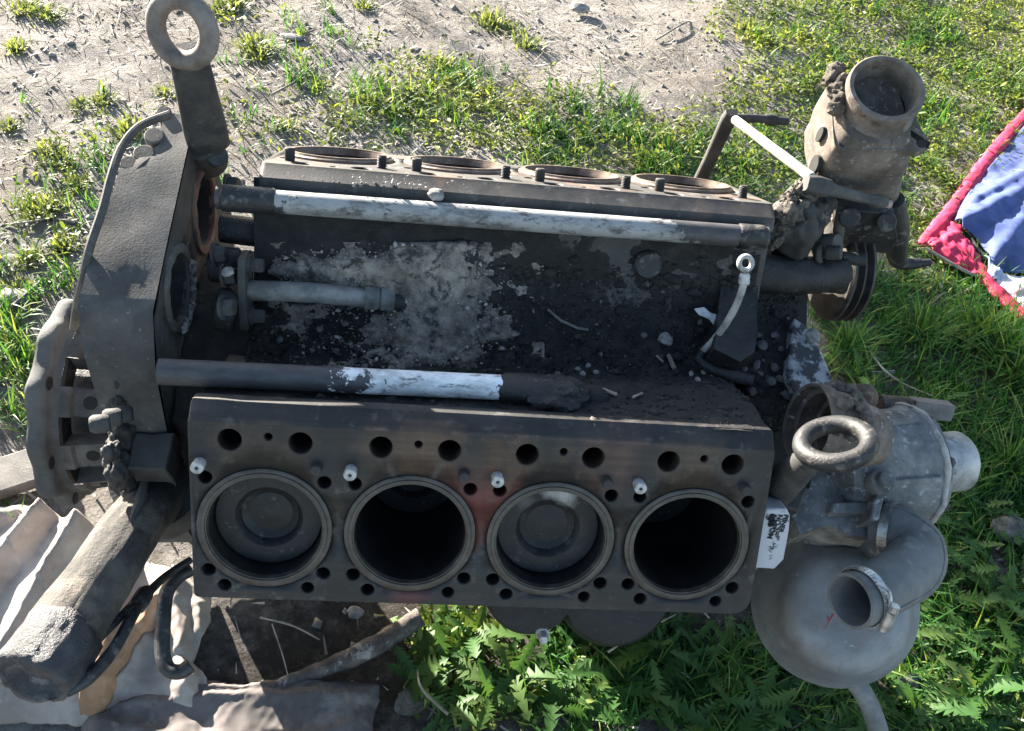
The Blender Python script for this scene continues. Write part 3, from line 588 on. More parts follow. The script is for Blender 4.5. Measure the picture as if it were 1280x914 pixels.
# lower lever, bolts, elbow hanging off the housing
Y_ = .170
mb = MB(); a = E(1052, 262, 'y', Y_); b = E(1046, 300, 'y', Y_ - .01); c = E(1026, 318, 'y', Y_ - .03)
mb.tube(smooth_path([a, b, E(1038, 312, 'y', Y_ - .02)]), [.006, .008, .009], 12); mb.lathe([(.0, -.014), (.014, -.014), (.016, -.006), (.016, .006), (.014, .014), (0, .014)], E(1034, 308, 'y', Y_ - .025), (.5, -.3, .6), 18)
cc = E(1026, 318, 'y', Y_ - .035); mb.torus(cc, (.75, -.35, .45), .0095, .0045, 24, 10, sx=1, sy=1.3); lk = mb.build('linkage', M['dusty'], eng, sm=45)
mb = MB(); mb.cyl(E(1033, 316, 'y', Y_ - .04), E(1052, 316, 'y', Y_ - .045), .009, 14); mb.cyl(E(1050, 322, 'y', Y_ - .03), E(1080, 325, 'y', Y_ - .03), .0085, 14); mb.build('link_pin', M['dusty_dark'], lk)
mb = MB(); mb.prism([E(*q, 'y', Y_) for q in ((1050, 262), (1118, 268), (1122, 300), (1112, 318), (1048, 310))], (0, .05, 0))
mb.cyl(E(1062, 272, 'y', Y_), E(1062, 272, 'y', Y_ - .012), .0125, 18); mb.cyl(E(1108, 278, 'y', Y_), E(1108, 278, 'y', Y_ - .012), .012, 18); mb.build('lever_bracket', M['black'], eng, bevel=.003)
mb = MB(); mb.tube(smooth_path([E(1116, 250, 'y', .20), E(1121, 285, 'y', .195), E(1121, 318, 'y', .195), E(1128, 329, 'y', .195), E(1150, 329, 'y', .195)]), [.014, .016, .015, .012, .009, .007], 16); mb.tube([E(1148, 329, 'y', .195), E(1163, 328, 'y', .195)], .0055, 10); mb.build('drain_elbow', M['black'], eng, sm=60)
# grooved pulley
pc = E(1055, 338, 'z', .165); pc.x = .470
mb = MB(); pr = [(0, -.004), (.03, -.004), (.05, .0), (.066, .0), (.070, .003)]
for g in (.006, .018): pr += [(.070, g), (.061, g + .004), (.061, g + .006), (.070, g + .010)]
pr += [(.069, .032), (0, .032)]; mb.lathe(pr, pc, (1, .05, .0), 56); mb.build('pulley', M['rusty'] if False else mat('worn_pulley', (.035, .03, .027), (.09, .078, .068), 40, .6, .2), eng, sm=25)

# curved fuel pipe with its eye
ey = E(932, 329, 'z', .325)
fp_ = [E(878, 440, 'z', .225), E(893, 424, 'z', .245), E(908, 404, 'z', .268), E(921, 380, 'z', .290), E(929, 357, 'z', .305), E(931, 342, 'z', .315)]
mb = MB(); mb.tube(smooth_path(fp_), .0042, 12); fu = mb.build('fuel_pipe', M['pale_tube'], eng, label='pale bent fuel pipe standing up from the valley')
ed = (cp - ey).normalized(); ed = (ed + Vector((.45, 0, .1))).normalized()
mb = MB(); mb.torus(ey, ed, .0078, .0036, 28, 10, flat=.8); mb.lathe([(.0042, 0), (.0062, .002), (.0062, .012), (.0042, .015)], fp_[-1] - (ey - fp_[-1]).normalized() * .014, ey - fp_[-1], 14); mb.build('banjo_eye', M['white_metal'], fu)
mb = MB(); mb.tube(smooth_path([E(878, 440, 'z', .226), E(874, 450, 'z', .224), E(890, 462, 'z', .226), E(915, 470, 'z', .228), E(940, 476, 'z', .229)]), [.0042, .005, .006, .007, .008], 12); mb.build('pipe_run', M['greasy'], fu)

# ------------------------------------------------------------------ water pump, lower right
ZP = .16
mb = MB(); c0 = E(1045, 590, 'z', .12); c1 = E(1182, 578, 'z', .10)
axp = (c1 - c0).normalized()
mb.lathe([(.03, -.03), (.062, -.02), (.070, .0), (.074, .04), (.076, .085), (.080, .092), (.080, .108), (.066, .112), (.050, .116), (.04, .122)], c0, axp, 44, sx=1.0, sy=1.0)
mb.rough(.0022, 24, 8)
wp = mb.build('water_pump', M['alu'], eng, sm=50, label='dusty grey water pump body')
mb = MB()
for q in ((1128, 530), (1150, 600)):
    p_ = E(*q, 'z', .175); mb = MB(); x_ = (p_ - c0); h_ = x_.dot(axp); rd = (x_ - axp * h_).normalized(); mb.loft([[c0 + axp * (.005 + .085 * k) + rd * (.069 + .006 * k) + (rd * a_ + axp.cross(rd) * b_) for a_, b_ in ((-.01, -.006), (.006, -.003), (.006, .003), (-.01, .006))] for k in (0, .5, 1)]); mb.build('pump_rib', M['alu'], wp, bevel=.001)
for k in range(8):
    a_ = 2 * math.pi * k / 8 + .3; x_, y_, z_ = frame(axp); pb = c0 + axp * .106 + (x_ * math.cos(a_) + y_ * math.sin(a_)) * .073; mb = MB(); mb.bolt(pb, axp, .0065, .008); mb.build('cover_bolt', M['dusty'], wp)
mb = MB(); mb.lathe([(.0425, .10), (.0425, .126), (.0395, .130), (.0375, .146), (.0395, .15), (.0395, .186), (.0375, .190), (.0335, .190), (.0320, .16), (0, .16)], c0, axp, 40); mb.rough(.0014, 50, 4); mb.build('outlet_spigot', M['alu_pale'], wp, sm=40)
mb = MB(); mb.torus(c0 + axp * .0985, axp, .0795, .0048, 64, 10); mb.rough(.003, 70, 2); mb.build('sealing_bead', M['pale_tube'], wp, sm=70)
# lower shelf with ribs and bolts
mb = MB(); sp = [E(*q, 'z', .15) for q in ((1000, 585), (1045, 570), (1090, 585), (1118, 640), (1095, 672), (1060, 668), (1035, 655), (1000, 668), (988, 640))]
mb.prism(sp, (0, 0, -.08)); mb.subdiv(maxlen=.02); mb.rough(.003, 35, 3); mb.build('pump_foot', M['alu'], wp, sm=45)
mb = MB(); mb.prism([E(*q, 'z', .185) for q in ((1098, 600), (1110, 600), (1100, 650), (1088, 650))], (0, 0, -.07)); mb.prism([E(*q, 'z', .165) for q in ((1040, 628), (1094, 626), (1094, 640), (1040, 642))], (0, 0, -.05)); mb.build('pump_rib', M['alu'], wp, bevel=.003)
mb = MB()
for q, z, r in (((1110, 597), .205, .0095), ((1068, 652), .145, .0105)): mb.cyl(E(*q, 'z', z) + Vector((0, 0, -.03)), E(*q, 'z', z), r, 18); mb.lathe([(r * 1.7, 0), (r * 1.7, .012), (r * 1.5, .015), (0, .015)], E(*q, 'z', z) + Vector((0, 0, -.026)), (0, 0, 1), 20); mb.build('pump_bolt', M['alu'], wp); mb = MB()
mb = MB(); pl = [E(*q, 'z', .12) for q in ((1030, 641), (1050, 640), (1048, 656), (1032, 658))]; mb.prism(pl, (0, 0, -.012)); mb.build('tab', M['white_metal'], wp, bevel=.001)
# round inlet neck
i0 = E(1019, 533, 'z', .262); ia = Vector((-1, .05, .18)).normalized()
mb = MB(); mb.lathe([(0, -.085), (.032, -.085), (.033, -.03), (.0375, -.028), (.038, -.008), (.0425, -.006), (.0435, .004), (.0465, .006), (.048, .004), (.048, -.010), (.045, -.013), (.045, -.040), (.046, -.042), (.046, -.047), (.038, -.053), (.034, -.075)], i0 + ia * .006, ia, 44, sx=1, sy=.98)
mb.rough(.001, 60); nk = mb.build('inlet_neck', mat('rusty_brown_neck', (.085, .066, .053), (.19, .152, .125), 26, .8, 0, .6, .002, [((.09, .055, .035), 40, .62, .1), ((.34, .31, .28), 110, .62, .06)]), wp, sm=40)
mb = MB()
for k in range(14):
    t = R(60 + 8 * k + 9 * math.sin(k * 5.1)); x_, y_, z_ = frame(ia); rr_ = .0025 + .0028 * abs(math.sin(k * 2.3)); mb.blob(i0 + ia * (.004 - .034 * abs(math.sin(k * 3.7))) + (x_ * math.cos(t) + y_ * math.sin(t)) * .0475, (rr_ * 1.5, rr_ * 1.5, rr_), k, .4, 2.0, 3)
mb.rough(.0015, 220, 2); tag(mb.build('crust', M['mud'], nk, sm=80), kind='stuff')
# lifting ring in front of the neck and its arm
r0 = E(1044, 554, 'z', .350); mb = MB(); mb.torus(r0, (cp - r0).normalized() * .52 + (CR @ Vector((-.10, 1, 0))) * .84, .0318, .0094, 44, 14, sx=1, sy=1.0); lr = mb.build('lifting_ring', M['black'], eng, sm=60)
mb = MB(); a = E(1014, 572, 'z', .338); b = E(968, 612, 'z', .22); mb.tube([a, a.lerp(b, .5), b], [.013, .018, .022], 18); mb.prism([E(*q, 'z', .21) for q in ((958, 600), (985, 585), (1010, 610), (1000, 640), (962, 628))], (0, 0, -.05)); mb.build('ring_arm', M['dusty_dark'], lr, bevel=.003)
# bolt and square shaft at the back of the pump
mb = MB(); b = E(1083, 496, 'z', .215); mb.cyl(b + Vector((0, .01, -.03)), b, .0165, 16); mb.cyl(b, b + Vector((-.006, -.006, .006)), .009, 6); mb.build('pump_stud', M['rusty'], wp)
s0, s1, s2 = E(1098, 505, 'z', .13), E(1138, 508, 'z', .13), E(1187, 514, 'z', .13)
mb = MB(); mb.cyl(s0, s1, .0125, 16); sh = mb.build('pump_shaft', M['rusty'], eng)
mb = MB(); dd = (s2 - s1).normalized(); mb.lathe([(0, 0), (.0155, 0), (.0155, (s2 - s1).length), (0, (s2 - s1).length)], s1, dd, 4); mb.build('square_end', mat('dull_square_steel', (.10, .09, .088), (.17, .155, .15), 30, .6, .1), sh, bevel=.001)
# white painted pad with stamped letters
pd = [E(*q, 'nw', .325) for q in ((958, 636), (984, 636), (988, 645), (987, 662), (980, 700), (968, 712), (938, 710), (942, 690), (952, 650))]
mb = MB(); nwv = Vector((0, -q2, q2)); mb.prism(pd, -nwv * .03)
m_, nt_, b_ = newmat('chipped_white_pad'); k = ramp(nt_, nz(nt_, 42, 8, .7), [(.60, (0, 0, 0)), (.64, (1, 1, 1))])
nt_.links.new(mixc(nt_, k, (.42, .42, .44), (.03, .03, .035)), b_.inputs['Base Color']); b_.inputs['Roughness'].default_value = .6; bump(nt_, b_, k, .4, .0005)
pad = mb.build('painted_pad', m_, eng, bevel=.002, label='white painted pad with dark stamped letters')
def text(body, px, py, size, w, ang):
    cu = bpy.data.curves.new('t', 'FONT'); cu.body = body; cu.size = size; cu.extrude = .0001; cu.offset = .00025
    o = bpy.data.objects.new('t', cu); C.objects.link(o); dg = bpy.context.evaluated_depsgraph_get(); me = bpy.data.meshes.new_from_object(o.evaluated_get(dg)); bpy.data.objects.remove(o)
    o = bpy.data.objects.new('stamped_letters', me); C.objects.link(o); me.materials.append(M['void']); o.parent = pad
    p = E(px, py, 'nw', w); ez = nwv; ex = Vector((1, 0, 0)); eyv = ez.cross(ex); m = Matrix((ex, eyv, ez)).transposed().to_4x4() @ Matrix.Rotation(ang, 4, 'Z'); m.translation = p; o.matrix_local = m
ta = R(-97)
text('PIINER.', 980.5, 643, .0076, .3256, ta); text('NO 7C', 973, 643, .0080, .3256, ta); text('POM', 965, 655, .0085, .3256, ta)
mb = MB()
for q in ((964, 648), (965.5, 652), (963.5, 656), (966, 645)): mb.blob(E(*q, 'nw', .3252), (.0045, .0022, .0025), q[1], .5, 2.5, 2)
mb.build('smudge', M['void'], pad, sm=0)
# elbow hose with two clamps
path = smooth_path([E(1092, 660, 'z', .135), E(1120, 665, 'z', .15), E(1143, 685, 'z', .16), E(1138, 712, 'z', .175), E(1108, 732, 'z', .19), E(1078, 746, 'z', .20), E(1064, 751, 'z', .205)], 7)
mb = MB(); mb.tube(path, [.031, .033, .0345, .034, .032, .031, .031], 32, caps=False); L = path[-1]; dd = (path[-1] - path[-4]).normalized(); mb.rough(.0008, 40, 3)
mb.lathe([(.031, 0), (.0305, .002), (.027, .002), (.0255, -.004), (.0255, -.07), (0, -.07)], L, dd, 32)
el = mb.build('elbow_hose', M['rubber'], eng, sm=50, label='grey rubber elbow hose with an open end')
mb = MB(); seam = []
for i in range(3, len(path) - 6):
    t = (path[i + 1] - path[i - 1]).normalized(); o_ = (cp - path[i]).normalized(); o_ = (o_ - t * o_.dot(t)).normalized(); o2 = (o_ * .55 + t.cross(o_) * -.83).normalized(); seam.append(path[i] + o2 * float(np.interp(i / (len(path) - 1) * 6, range(7), [.031, .033, .0345, .034, .032, .031, .031])))
mb.tube(seam, .0011, 6); mb.build('moulding_seam', M['rubber'], el)
def clamp(i, r, box):
    c = path[i]; t = (path[min(i + 1, len(path) - 1)] - path[max(i - 1, 0)]).normalized(); mb = MB()
    mb.lathe([(r, -.0055), (r + .0012, -.0055), (r + .0012, .0055), (r, .0055)], c, t, 48)
    x_, y_, z_ = frame(t)
    for k in range(48):
        a = 2 * math.pi * k / 48; d_ = x_ * math.cos(a) + y_ * math.sin(a); tg = z_.cross(d_)
        mb.prism([c + d_ * (r + .0011) + tg * s * .0009 + z_ * e for s, e in ((-1, -.003), (1, -.003), (1, .003), (-1, .003))], d_ * .0009)
    o = mb.build('hose_clamp', M['clamp'], el, sm=30)
    if box is not None:
        d_ = box - t * box.dot(t); d_.normalize(); tg = t.cross(d_); mb = MB(); o0 = c + d_ * (r + .004)
        mb.loft([[o0 + tg * s + d_ * .0055 * math.cos(a) + t * .0075 * math.sin(a) for a in [2 * math.pi * k / 14 for k in range(14)]] for s in (-.014, -.012, .010, .012)])
        mb.cyl(o0 + tg * .012, o0 + tg * .021, .0052, 8); mb.build('screw_housing', M['clamp'], o)
        mb = MB(); mb.tube(smooth_path([o0 + tg * .014 - d_ * .004, o0 + tg * .030 - d_ * .012, o0 + tg * .036 - d_ * .024 + t * .01]), .0022, 6); mb.build('clamp_tail', M['clamp'], o)
clamp(5, .0335, None)
clamp(len(path) - 8, .0322, Vector((.75, -.55, .35)))
# grey domed cap and the hose below it
dc = E(1052, 762, 'z', .06); da = (cp - dc).normalized(); da = (da + Vector((.20, -.10, -.05))).normalized()
mb = MB(); mb.lathe([(0, .040), (.02, .0395), (.045, .037), (.062, .033), (.072, .027), (.0775, .018), (.0805, .010), (.0825, .007), (.091, -.008), (.099, -.028), (.1035, -.044), (.1045, -.047), (.1045, -.054), (.098, -.056), (.06, -.06), (.06, -.12)], dc, da, 72)
mb.rough(.0012, 14, 3); stains(M['dome'], [(E(960, 760, 'z', .06), .05, (.11, .095, .085), .7), (E(1000, 840, 'z', .04), .05, (.12, .10, .088), .7), (E(1110, 800, 'z', .06), .02, (.34, .34, .33), .5), (E(1020, 720, 'z', .09), .03, (.30, .305, .31), .5)])
cap = mb.build('domed_cap', M['dome'], eng, sm=40, label='large smooth grey domed cap under the elbow hose')
mb = MB(); 
x_, y_, z_ = frame(da)
pp = [E(1045, 765, 'z', .13), E(1040, 776, 'z', .126), E(1033, 786, 'z', .12), E(1028, 792, 'z', .118)]
def on_cap(q):
    P = E(*q, 'z', .10)
    d_ = (P - cp).normalized(); best = None
    for k in range(400):
        X = cp + d_ * (.8 + k * .0012); rel = X - dc; h = rel.dot(da); rr = (rel - da * h).length
        hh = np.interp(rr, [0, .02, .045, .062, .072, .0775, .0825, .091, .099], [.040, .0395, .037, .033, .027, .018, .007, -.008, -.028])
        if h < hh + .0004: return X
    return P
mb.tube([on_cap(q) for q in ((1047, 762), (1040, 770), (1034, 780), (1028, 790))], [.0008, .0014, .0010, .0005], 6); mb.tube([on_cap(q) for q in ((1036, 776), (1034, 770))], .0008, 6); mb.build('red_mark', mat('red_paint', (.35, .03, .05), (.45, .05, .07), 40, .6), cap)
mb = MB(); mb.tube(smooth_path([E(1058, 842, 'z', .0), E(1076, 862, 'z', .0), E(1090, 890, 'z', -.01), E(1100, 925, 'z', -.03), E(1108, 990, 'z', -.06)]), .0125, 18); mb.build('drain_hose', M['rubber'], eng)
# filters under the near bank
for q, r in (((665, 768), .060), ((772, 766), .078)):
    c = E(*q, 'z', .02); mb = MB(); mb.lathe([(0, .012), (r * .6, .010), (r * .9, .002), (r, -.012), (r * .96, -.09), (0, -.09)], c + Vector((0, .03, 0)), (0, -.45, .9), 40); o = mb.build('filter_bowl', M['greasy'], eng)
    if r < .07: mb = MB(); cb = E(678, 791, 'z', .035); mb.bolt(cb, (0, -.7, .6), .0065, .014); mb.build('bowl_bolt', M['white_metal'], o)
#--GROUND--
# ------------------------------------------------------------------ ground
def W2P(P):
    """world points (n,3) -> picture coordinates, used to lay out what grows where"""
    Rw = np.array(MW3 @ CR); q = (np.asarray(P) - np.array(wc)) @ Rw; z = np.maximum(-q[:, 2], .05)
    return np.stack([IW / 2 + F_PX * q[:, 0] / z, IH / 2 - F_PX * q[:, 1] / z], 1)
def hgt(x, y): return .018 * noise.noise(Vector((x * 1.7, y * 1.7, 3))) + .008 * noise.noise(Vector((x * 7, y * 7, 1))) + .004 * noise.noise(Vector((x * 23, y * 23, 5)))
def axis_pts(lo, hi, step, far_):
    a = list(np.arange(lo, hi, step)); l = []; s = step
    x = lo
    while x > -far_: s *= 1.5; x -= s; l.append(x)
    r = []; s = step; x = a[-1]
    while x < far_: s *= 1.5; x += s; r.append(x)
    return l[::-1] + a + r
gx = axis_pts(-1.6, 2.4, .02, 120); gy = axis_pts(-.9, 2.9, .02, 120)
mb = MB(); mb.grid([[Vector((x, y, hgt(x, y))) for x in gx] for y in gy])
m_, nt_, b_ = newmat('pale_soil')
n1 = nz(nt_, 2.2, 8, .6); n2 = nz(nt_, 40, 8, .7); n3 = nz(nt_, 160, 5, .7)
c = ramp(nt_, n2, [(.3, (.16, .138, .12)), (.5, (.32, .29, .262)), (.72, (.45, .42, .39))])
c = mixc(nt_, ramp(nt_, n1, [(.45, (0, 0, 0)), (.62, (.8, .8, .8))]), c, (.22, .19, .16)); c = mixc(nt_, ramp(nt_, n3, [(.62, (0, 0, 0)), (.70, (.7, .7, .7))]), c, (.5, .48, .45))
nt_.links.new(c, b_.inputs['Base Color']); b_.inputs['Roughness'].default_value = .95; b_.inputs['Specular IOR Level'].default_value = .2
p_ = bump(nt_, b_, n2, 1, .012); bump(nt_, b_, n3, .9, .004, p_)
stains(m_, [(G(360, 820), .17, (.035, .030, .026), .9), (G(640, 700), .28, (.035, .030, .026), .9), (G(520, 840), .16, (.06, .05, .042), .8), (G(900, 840), .30, (.05, .044, .036), .85), (G(1180, 760), .30, (.07, .06, .05), .8), (G(1150, 470), .28, (.08, .068, .055), .8)])  # soil coloured darker in patches under the engine and around it
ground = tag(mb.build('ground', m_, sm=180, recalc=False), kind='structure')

def field(P, blobs, base=0.0):
    px = W2P(P); px[:, 0] = np.clip(px[:, 0], -60, 1340); px[:, 1] = np.clip(px[:, 1], -80, 990)
    d = np.full(len(px), base)
    for x, y, rx, ry, a in blobs: d = d + a * np.exp(-((px[:, 0] - x) / rx) ** 2 - ((px[:, 1] - y) / ry) ** 2)
    return np.clip(d, 0, 1), px
def nfield(P, s, seed): return np.array([noise.noise(Vector((p[0] * s, p[1] * s, seed))) for p in P])
def cand(n): 
    x = rng.uniform(-1.7, 2.6, n); y = rng.uniform(-.85, 2.9, n); return np.stack([x, y, np.zeros(n)], 1)
def leafmat(name, lo, mid, hi, trans=.35, rough=.5):
    m = bpy.data.materials.new(name); m.use_nodes = True; nt = m.node_tree; b = nt.nodes['Principled BSDF']; out = nt.nodes['Material Output']
    at = nt.nodes.new('ShaderNodeAttribute'); at.attribute_name = 'tint'
    col = ramp(nt, at.outputs['Fac'], [(0, lo), (.5, mid), (1, hi)])
    tcl = nt.nodes.new('ShaderNodeBsdfTranslucent'); mx = nt.nodes.new('ShaderNodeMixShader'); mx.inputs[0].default_value = trans
    br = nt.nodes.new('ShaderNodeMix'); br.data_type = 'RGBA'; br.blend_type = 'MULTIPLY'; br.inputs[0].default_value = 1; nt.links.new(col, br.inputs[6]); br.inputs[7].default_value = (1.5, 1.35, .55, 1)
    nt.links.new(br.outputs[2], tcl.inputs[0]); nt.links.new(col, b.inputs['Base Color']); b.inputs['Roughness'].default_value = rough; b.inputs['Specular IOR Level'].default_value = .2
    nt.links.new(b.outputs[0], mx.inputs[1]); nt.links.new(tcl.outputs[0], mx.inputs[2]); nt.links.new(mx.outputs[0], out.inputs[0]); return m
LM_cover = leafmat('cover_leaf', (.065, .105, .026), (.14, .20, .048), (.29, .31, .11), .45)
LM_grass = leafmat('grass_blade', (.024, .085, .020), (.052, .155, .032), (.20, .25, .08), .42)
LM_weed = leafmat('weed_leaf', (.026, .072, .022), (.052, .122, .032), (.12, .18, .05), .38)
LM_straw = leafmat('straw_bits', (.14, .12, .095), (.32, .285, .235), (.55, .52, .47), .1, .8)
LM_tuft = leafmat('tuft_blade', (.085, .13, .045), (.17, .22, .09), (.28, .31, .16), .4)
def np_mesh(name, V, Fq, tint, m):
    """V (n,k,3) instances of k vertices, Fq list of template faces"""
    n, k, _ = V.shape; me = bpy.data.meshes.new(name); Fq = [list(f) for f in Fq]
    me.vertices.add(n * k); me.vertices.foreach_set('co', V.reshape(-1).astype('f4'))
    tot = sum(len(f) for f in Fq); flat = np.concatenate([np.array(f) for f in Fq])
    lp = (flat[None, :] + (np.arange(n) * k)[:, None]).reshape(-1); me.loops.add(len(lp)); me.loops.foreach_set('vertex_index', lp.astype('i4'))
    ls = np.array([len(f) for f in Fq]); st = np.concatenate([[0], np.cumsum(ls)[:-1]])
    ps = (st[None, :] + (np.arange(n) * tot)[:, None]).reshape(-1); me.polygons.add(len(ps)); me.polygons.foreach_set('loop_start', ps.astype('i4'))
    me.update(calc_edges=True); me.validate()
    a = me.attributes.new('tint', 'FLOAT', 'POINT'); a.data.foreach_set('value', np.repeat(np.clip(tint, 0, 1), k).astype('f4'))
    me.polygons.foreach_set('use_smooth', [True] * len(me.polygons)); me.materials.append(m); return me
def blades(base, az, L, w, lean, curl, seg=4):
    """curved tapering blades"""
    n = len(base); t = np.linspace(0, 1, seg + 1)
    ang = lean[:, None] + curl[:, None] * t[None]; ds = L[:, None] / seg
    h = np.concatenate([np.zeros((n, 1)), np.cumsum(np.sin(ang[:, 1:]) * ds, 1)], 1); z = np.concatenate([np.zeros((n, 1)), np.cumsum(np.cos(ang[:, 1:]) * ds, 1)], 1)
    dx, dy = np.cos(az)[:, None], np.sin(az)[:, None]; C_ = np.stack([base[:, 0:1] + h * dx, base[:, 1:2] + h * dy, base[:, 2:3] + z], 2)
    ww = (w[:, None] * (1 - t[None] ** 2.2) * .5 + .0002); sd = np.stack([-dy * ww, dx * ww, np.zeros_like(ww)], 2)
    V = np.stack([C_ - sd, C_ + sd], 2).reshape(n, -1, 3); Fq = [(2 * i, 2 * i + 1, 2 * i + 3, 2 * i + 2) for i in range(seg)]; return V, Fq
def leaves(base, yaw, pitch, roll, L, wd, T, bend):
    """leaf template T (k,3): x along, y across; placed by yaw / pitch / roll"""
    n = len(base); x = T[None, :, 0] * L[:, None]; y = T[None, :, 1] * wd[:, None]; z = T[None, :, 2] * wd[:, None] - bend[:, None] * (T[None, :, 0] ** 2) * L[:, None]
    cr, sr = np.cos(roll)[:, None], np.sin(roll)[:, None]; y, z = y * cr - z * sr, y * sr + z * cr
    cpi, spi = np.cos(pitch)[:, None], np.sin(pitch)[:, None]; x, z = x * cpi - z * spi, x * spi + z * cpi
    cy_, sy_ = np.cos(yaw)[:, None], np.sin(yaw)[:, None]; x, y = x * cy_ - y * sy_, x * sy_ + y * cy_
    return np.stack([x + base[:, 0:1], y + base[:, 1:2], z + base[:, 2:3]], 2)
OV = np.array([(0, 0, 0), (.35, .42, .10), (.35, 0, 0), (.35, -.42, .10), (.75, .36, .08), (.75, 0, -.02), (.75, -.36, .08), (1, 0, -.03)])
OVF = [(0, 2, 1), (0, 3, 2), (1, 2, 5, 4), (2, 3, 6, 5), (4, 5, 7), (5, 6, 7)]
def jag(teeth, seed):
    """feathered leaf: narrow at the bays, lobes swept back, pointed end lobe"""
    r = random.Random(seed); xs = []
    for k in range(teeth):
        x0 = .10 + .74 * k / teeth; g = .55 + .45 * math.sin(math.pi * (k + .8) / (teeth + .6)); xs += [(x0, .07, 0), (x0 + .035, .42 * g * r.uniform(.75, 1.15), -.05 + r.uniform(-.03, .02)), (x0 + .060, .26 * g, 0)]
    xs += [(.86, .09, 0), (.89, .27, -.03), (1.0, 0, 0)]
    V = [(0, 0, 0)]; F_ = []; ids = []
    for x, w, dx in xs:
        ids.append(len(V)); V += [(x, 0, 0), (x + dx, w * r.uniform(.85, 1.1), .22 * w), (x + dx + r.uniform(-.01, .01), -w * r.uniform(.85, 1.1), .22 * w)]
    F_ += [(0, ids[0], ids[0] + 1), (0, ids[0] + 2, ids[0])]
    for a, b in zip(ids[:-1], ids[1:]): F_ += [(a, b, b + 1, a + 1), (a, a + 2, b + 2, b)]
    return np.array(V, float), F_
JG = [jag(5, 1), jag(6, 2), jag(4, 3)]
def zat(P): return np.array([hgt(p[0], p[1]) for p in P])

# what grows where (picture x, y, radius x, radius y, amount)
COVER = [(1180, 120, 220, 200, 1.0), (1000, 60, 120, 90, .75), (680, 150, 170, 75, 1.0), (820, 190, 130, 50, 1.0), (620, 30, 45, 25, .45), (540, 140, 70, 60, .6), (1180, 280, 90, 90, .8), (1260, 40, 120, 120, .6), (900, 170, 60, 50, .35), (440, 150, 90, 50, .45), (340, 150, 60, 40, .25), (150, 170, 70, 40, .5), (70, 200, 60, 45, .5), (110, 300, 80, 60, .45), (250, 130, 60, 40, .35), (30, 330, 60, 60, .4), (380, 60, 80, 50, .35), (60, 20, 50, 25, .4), (300, 15, 40, 25, .5), (500, 60, 80, 50, .25), (1000, 140, 90, 60, .6), (940, 30, 70, 40, .6), (960, 190, 60, 60, .5), (640, 860, 200, 70, .8), (540, 800, 60, 40, .6), (1200, 800, 120, 140, .5)]
GRASS = [(1160, 440, 170, 110, 1.0), (1250, 540, 120, 120, 1.0), (1080, 400, 70, 60, .9), (1230, 700, 130, 160, .85), (1050, 880, 200, 70, .6), (10, 520, 60, 110, .8), (30, 430, 50, 60, .5), (900, 860, 160, 70, .6), (820, 190, 170, 70, .5), (1000, 190, 80, 60, .45), (700, 150, 150, 70, .4), (1200, 200, 120, 150, .35), (700, 860, 140, 70, .5), (120, 180, 160, 140, .14), (330, 110, 120, 90, .22), (60, 330, 90, 60, .3), (480, 100, 140, 80, .25), (1100, 60, 200, 80, .3), (560, 60, 160, 80, .08)]
WEED = [(1230, 780, 120, 190, 1.0), (1180, 870, 200, 80, .8), (820, 850, 240, 80, 1.0), (600, 800, 110, 60, .95), (1240, 620, 70, 70, .6), (1000, 870, 150, 70, .8)]
BARE = [(760, 60, 130, 60, 1.0), (860, 110, 70, 40, .9), (380, 830, 120, 60, .8), (500, 20, 80, 50, .35), (120, 60, 200, 130, .15)]
def scatter(n, blobs, seed, ns=6, thr=.35, base=0, bare=.9):
    P = cand(n); d, px = field(P, blobs, base); b, _ = field(P, BARE); d = np.clip(d - b * bare, 0, 1)
    nf = .5 + .8 * nfield(P, ns, seed) + .7 * nfield(P, ns * 3.1, seed + 4); keep = (rng.uniform(0, 1, n) < d * np.clip(nf + (d - .5) * .8, 0, 1)); P = P[keep]; P[:, 2] = zat(P); return P
# low leafy ground cover
P = scatter(44000, COVER, 11.3, 9); k = 7
base = np.repeat(P, k, 0); n = len(base); off = rng.normal(0, .016, (n, 3)); off[:, 2] = np.abs(rng.normal(.010, .010, n)); base = base + off
V = leaves(base, rng.uniform(0, 6.28, n), rng.uniform(-.2, 1.0, n), rng.normal(0, .5, n), rng.gamma(7, .0019, n), rng.uniform(.004, .010, n), OV, rng.uniform(0, .4, n))
tint = np.repeat(.45 + .7 * nfield(P, 5, 2.2), k) + rng.normal(0, .16, n)
o = bpy.data.objects.new('ground_cover', np_mesh('ground_cover', V, OVF, tint, LM_cover)); C.objects.link(o)
tag(o, 'low yellow-green leafy ground cover spreading over the soil', 'ground cover', kind='stuff'); print('cover', n)
# grass
P = scatter(52000, GRASS, 4.4, 6, bare=.8); k = 9
base = np.repeat(P, k, 0); n = len(base); base[:, :2] += rng.normal(0, .009, (n, 2))
V, Fq = blades(base, rng.uniform(0, 6.28, n), rng.gamma(6, .0068, n), rng.uniform(.0016, .0036, n), np.abs(rng.normal(.3, .3, n)), rng.uniform(.1, 1.5, n))
tint = np.repeat(.40 + .5 * nfield(P, 4, 7.7), k) + rng.normal(0, .17, n); tint = np.where(rng.uniform(0, 1, n) < .06, 1, tint)
o = bpy.data.objects.new('grass', np_mesh('grass', V, Fq, tint, LM_grass)); C.objects.link(o)
tag(o, 'fine green grass growing around the engine', 'grass', kind='stuff'); print('grass', n)
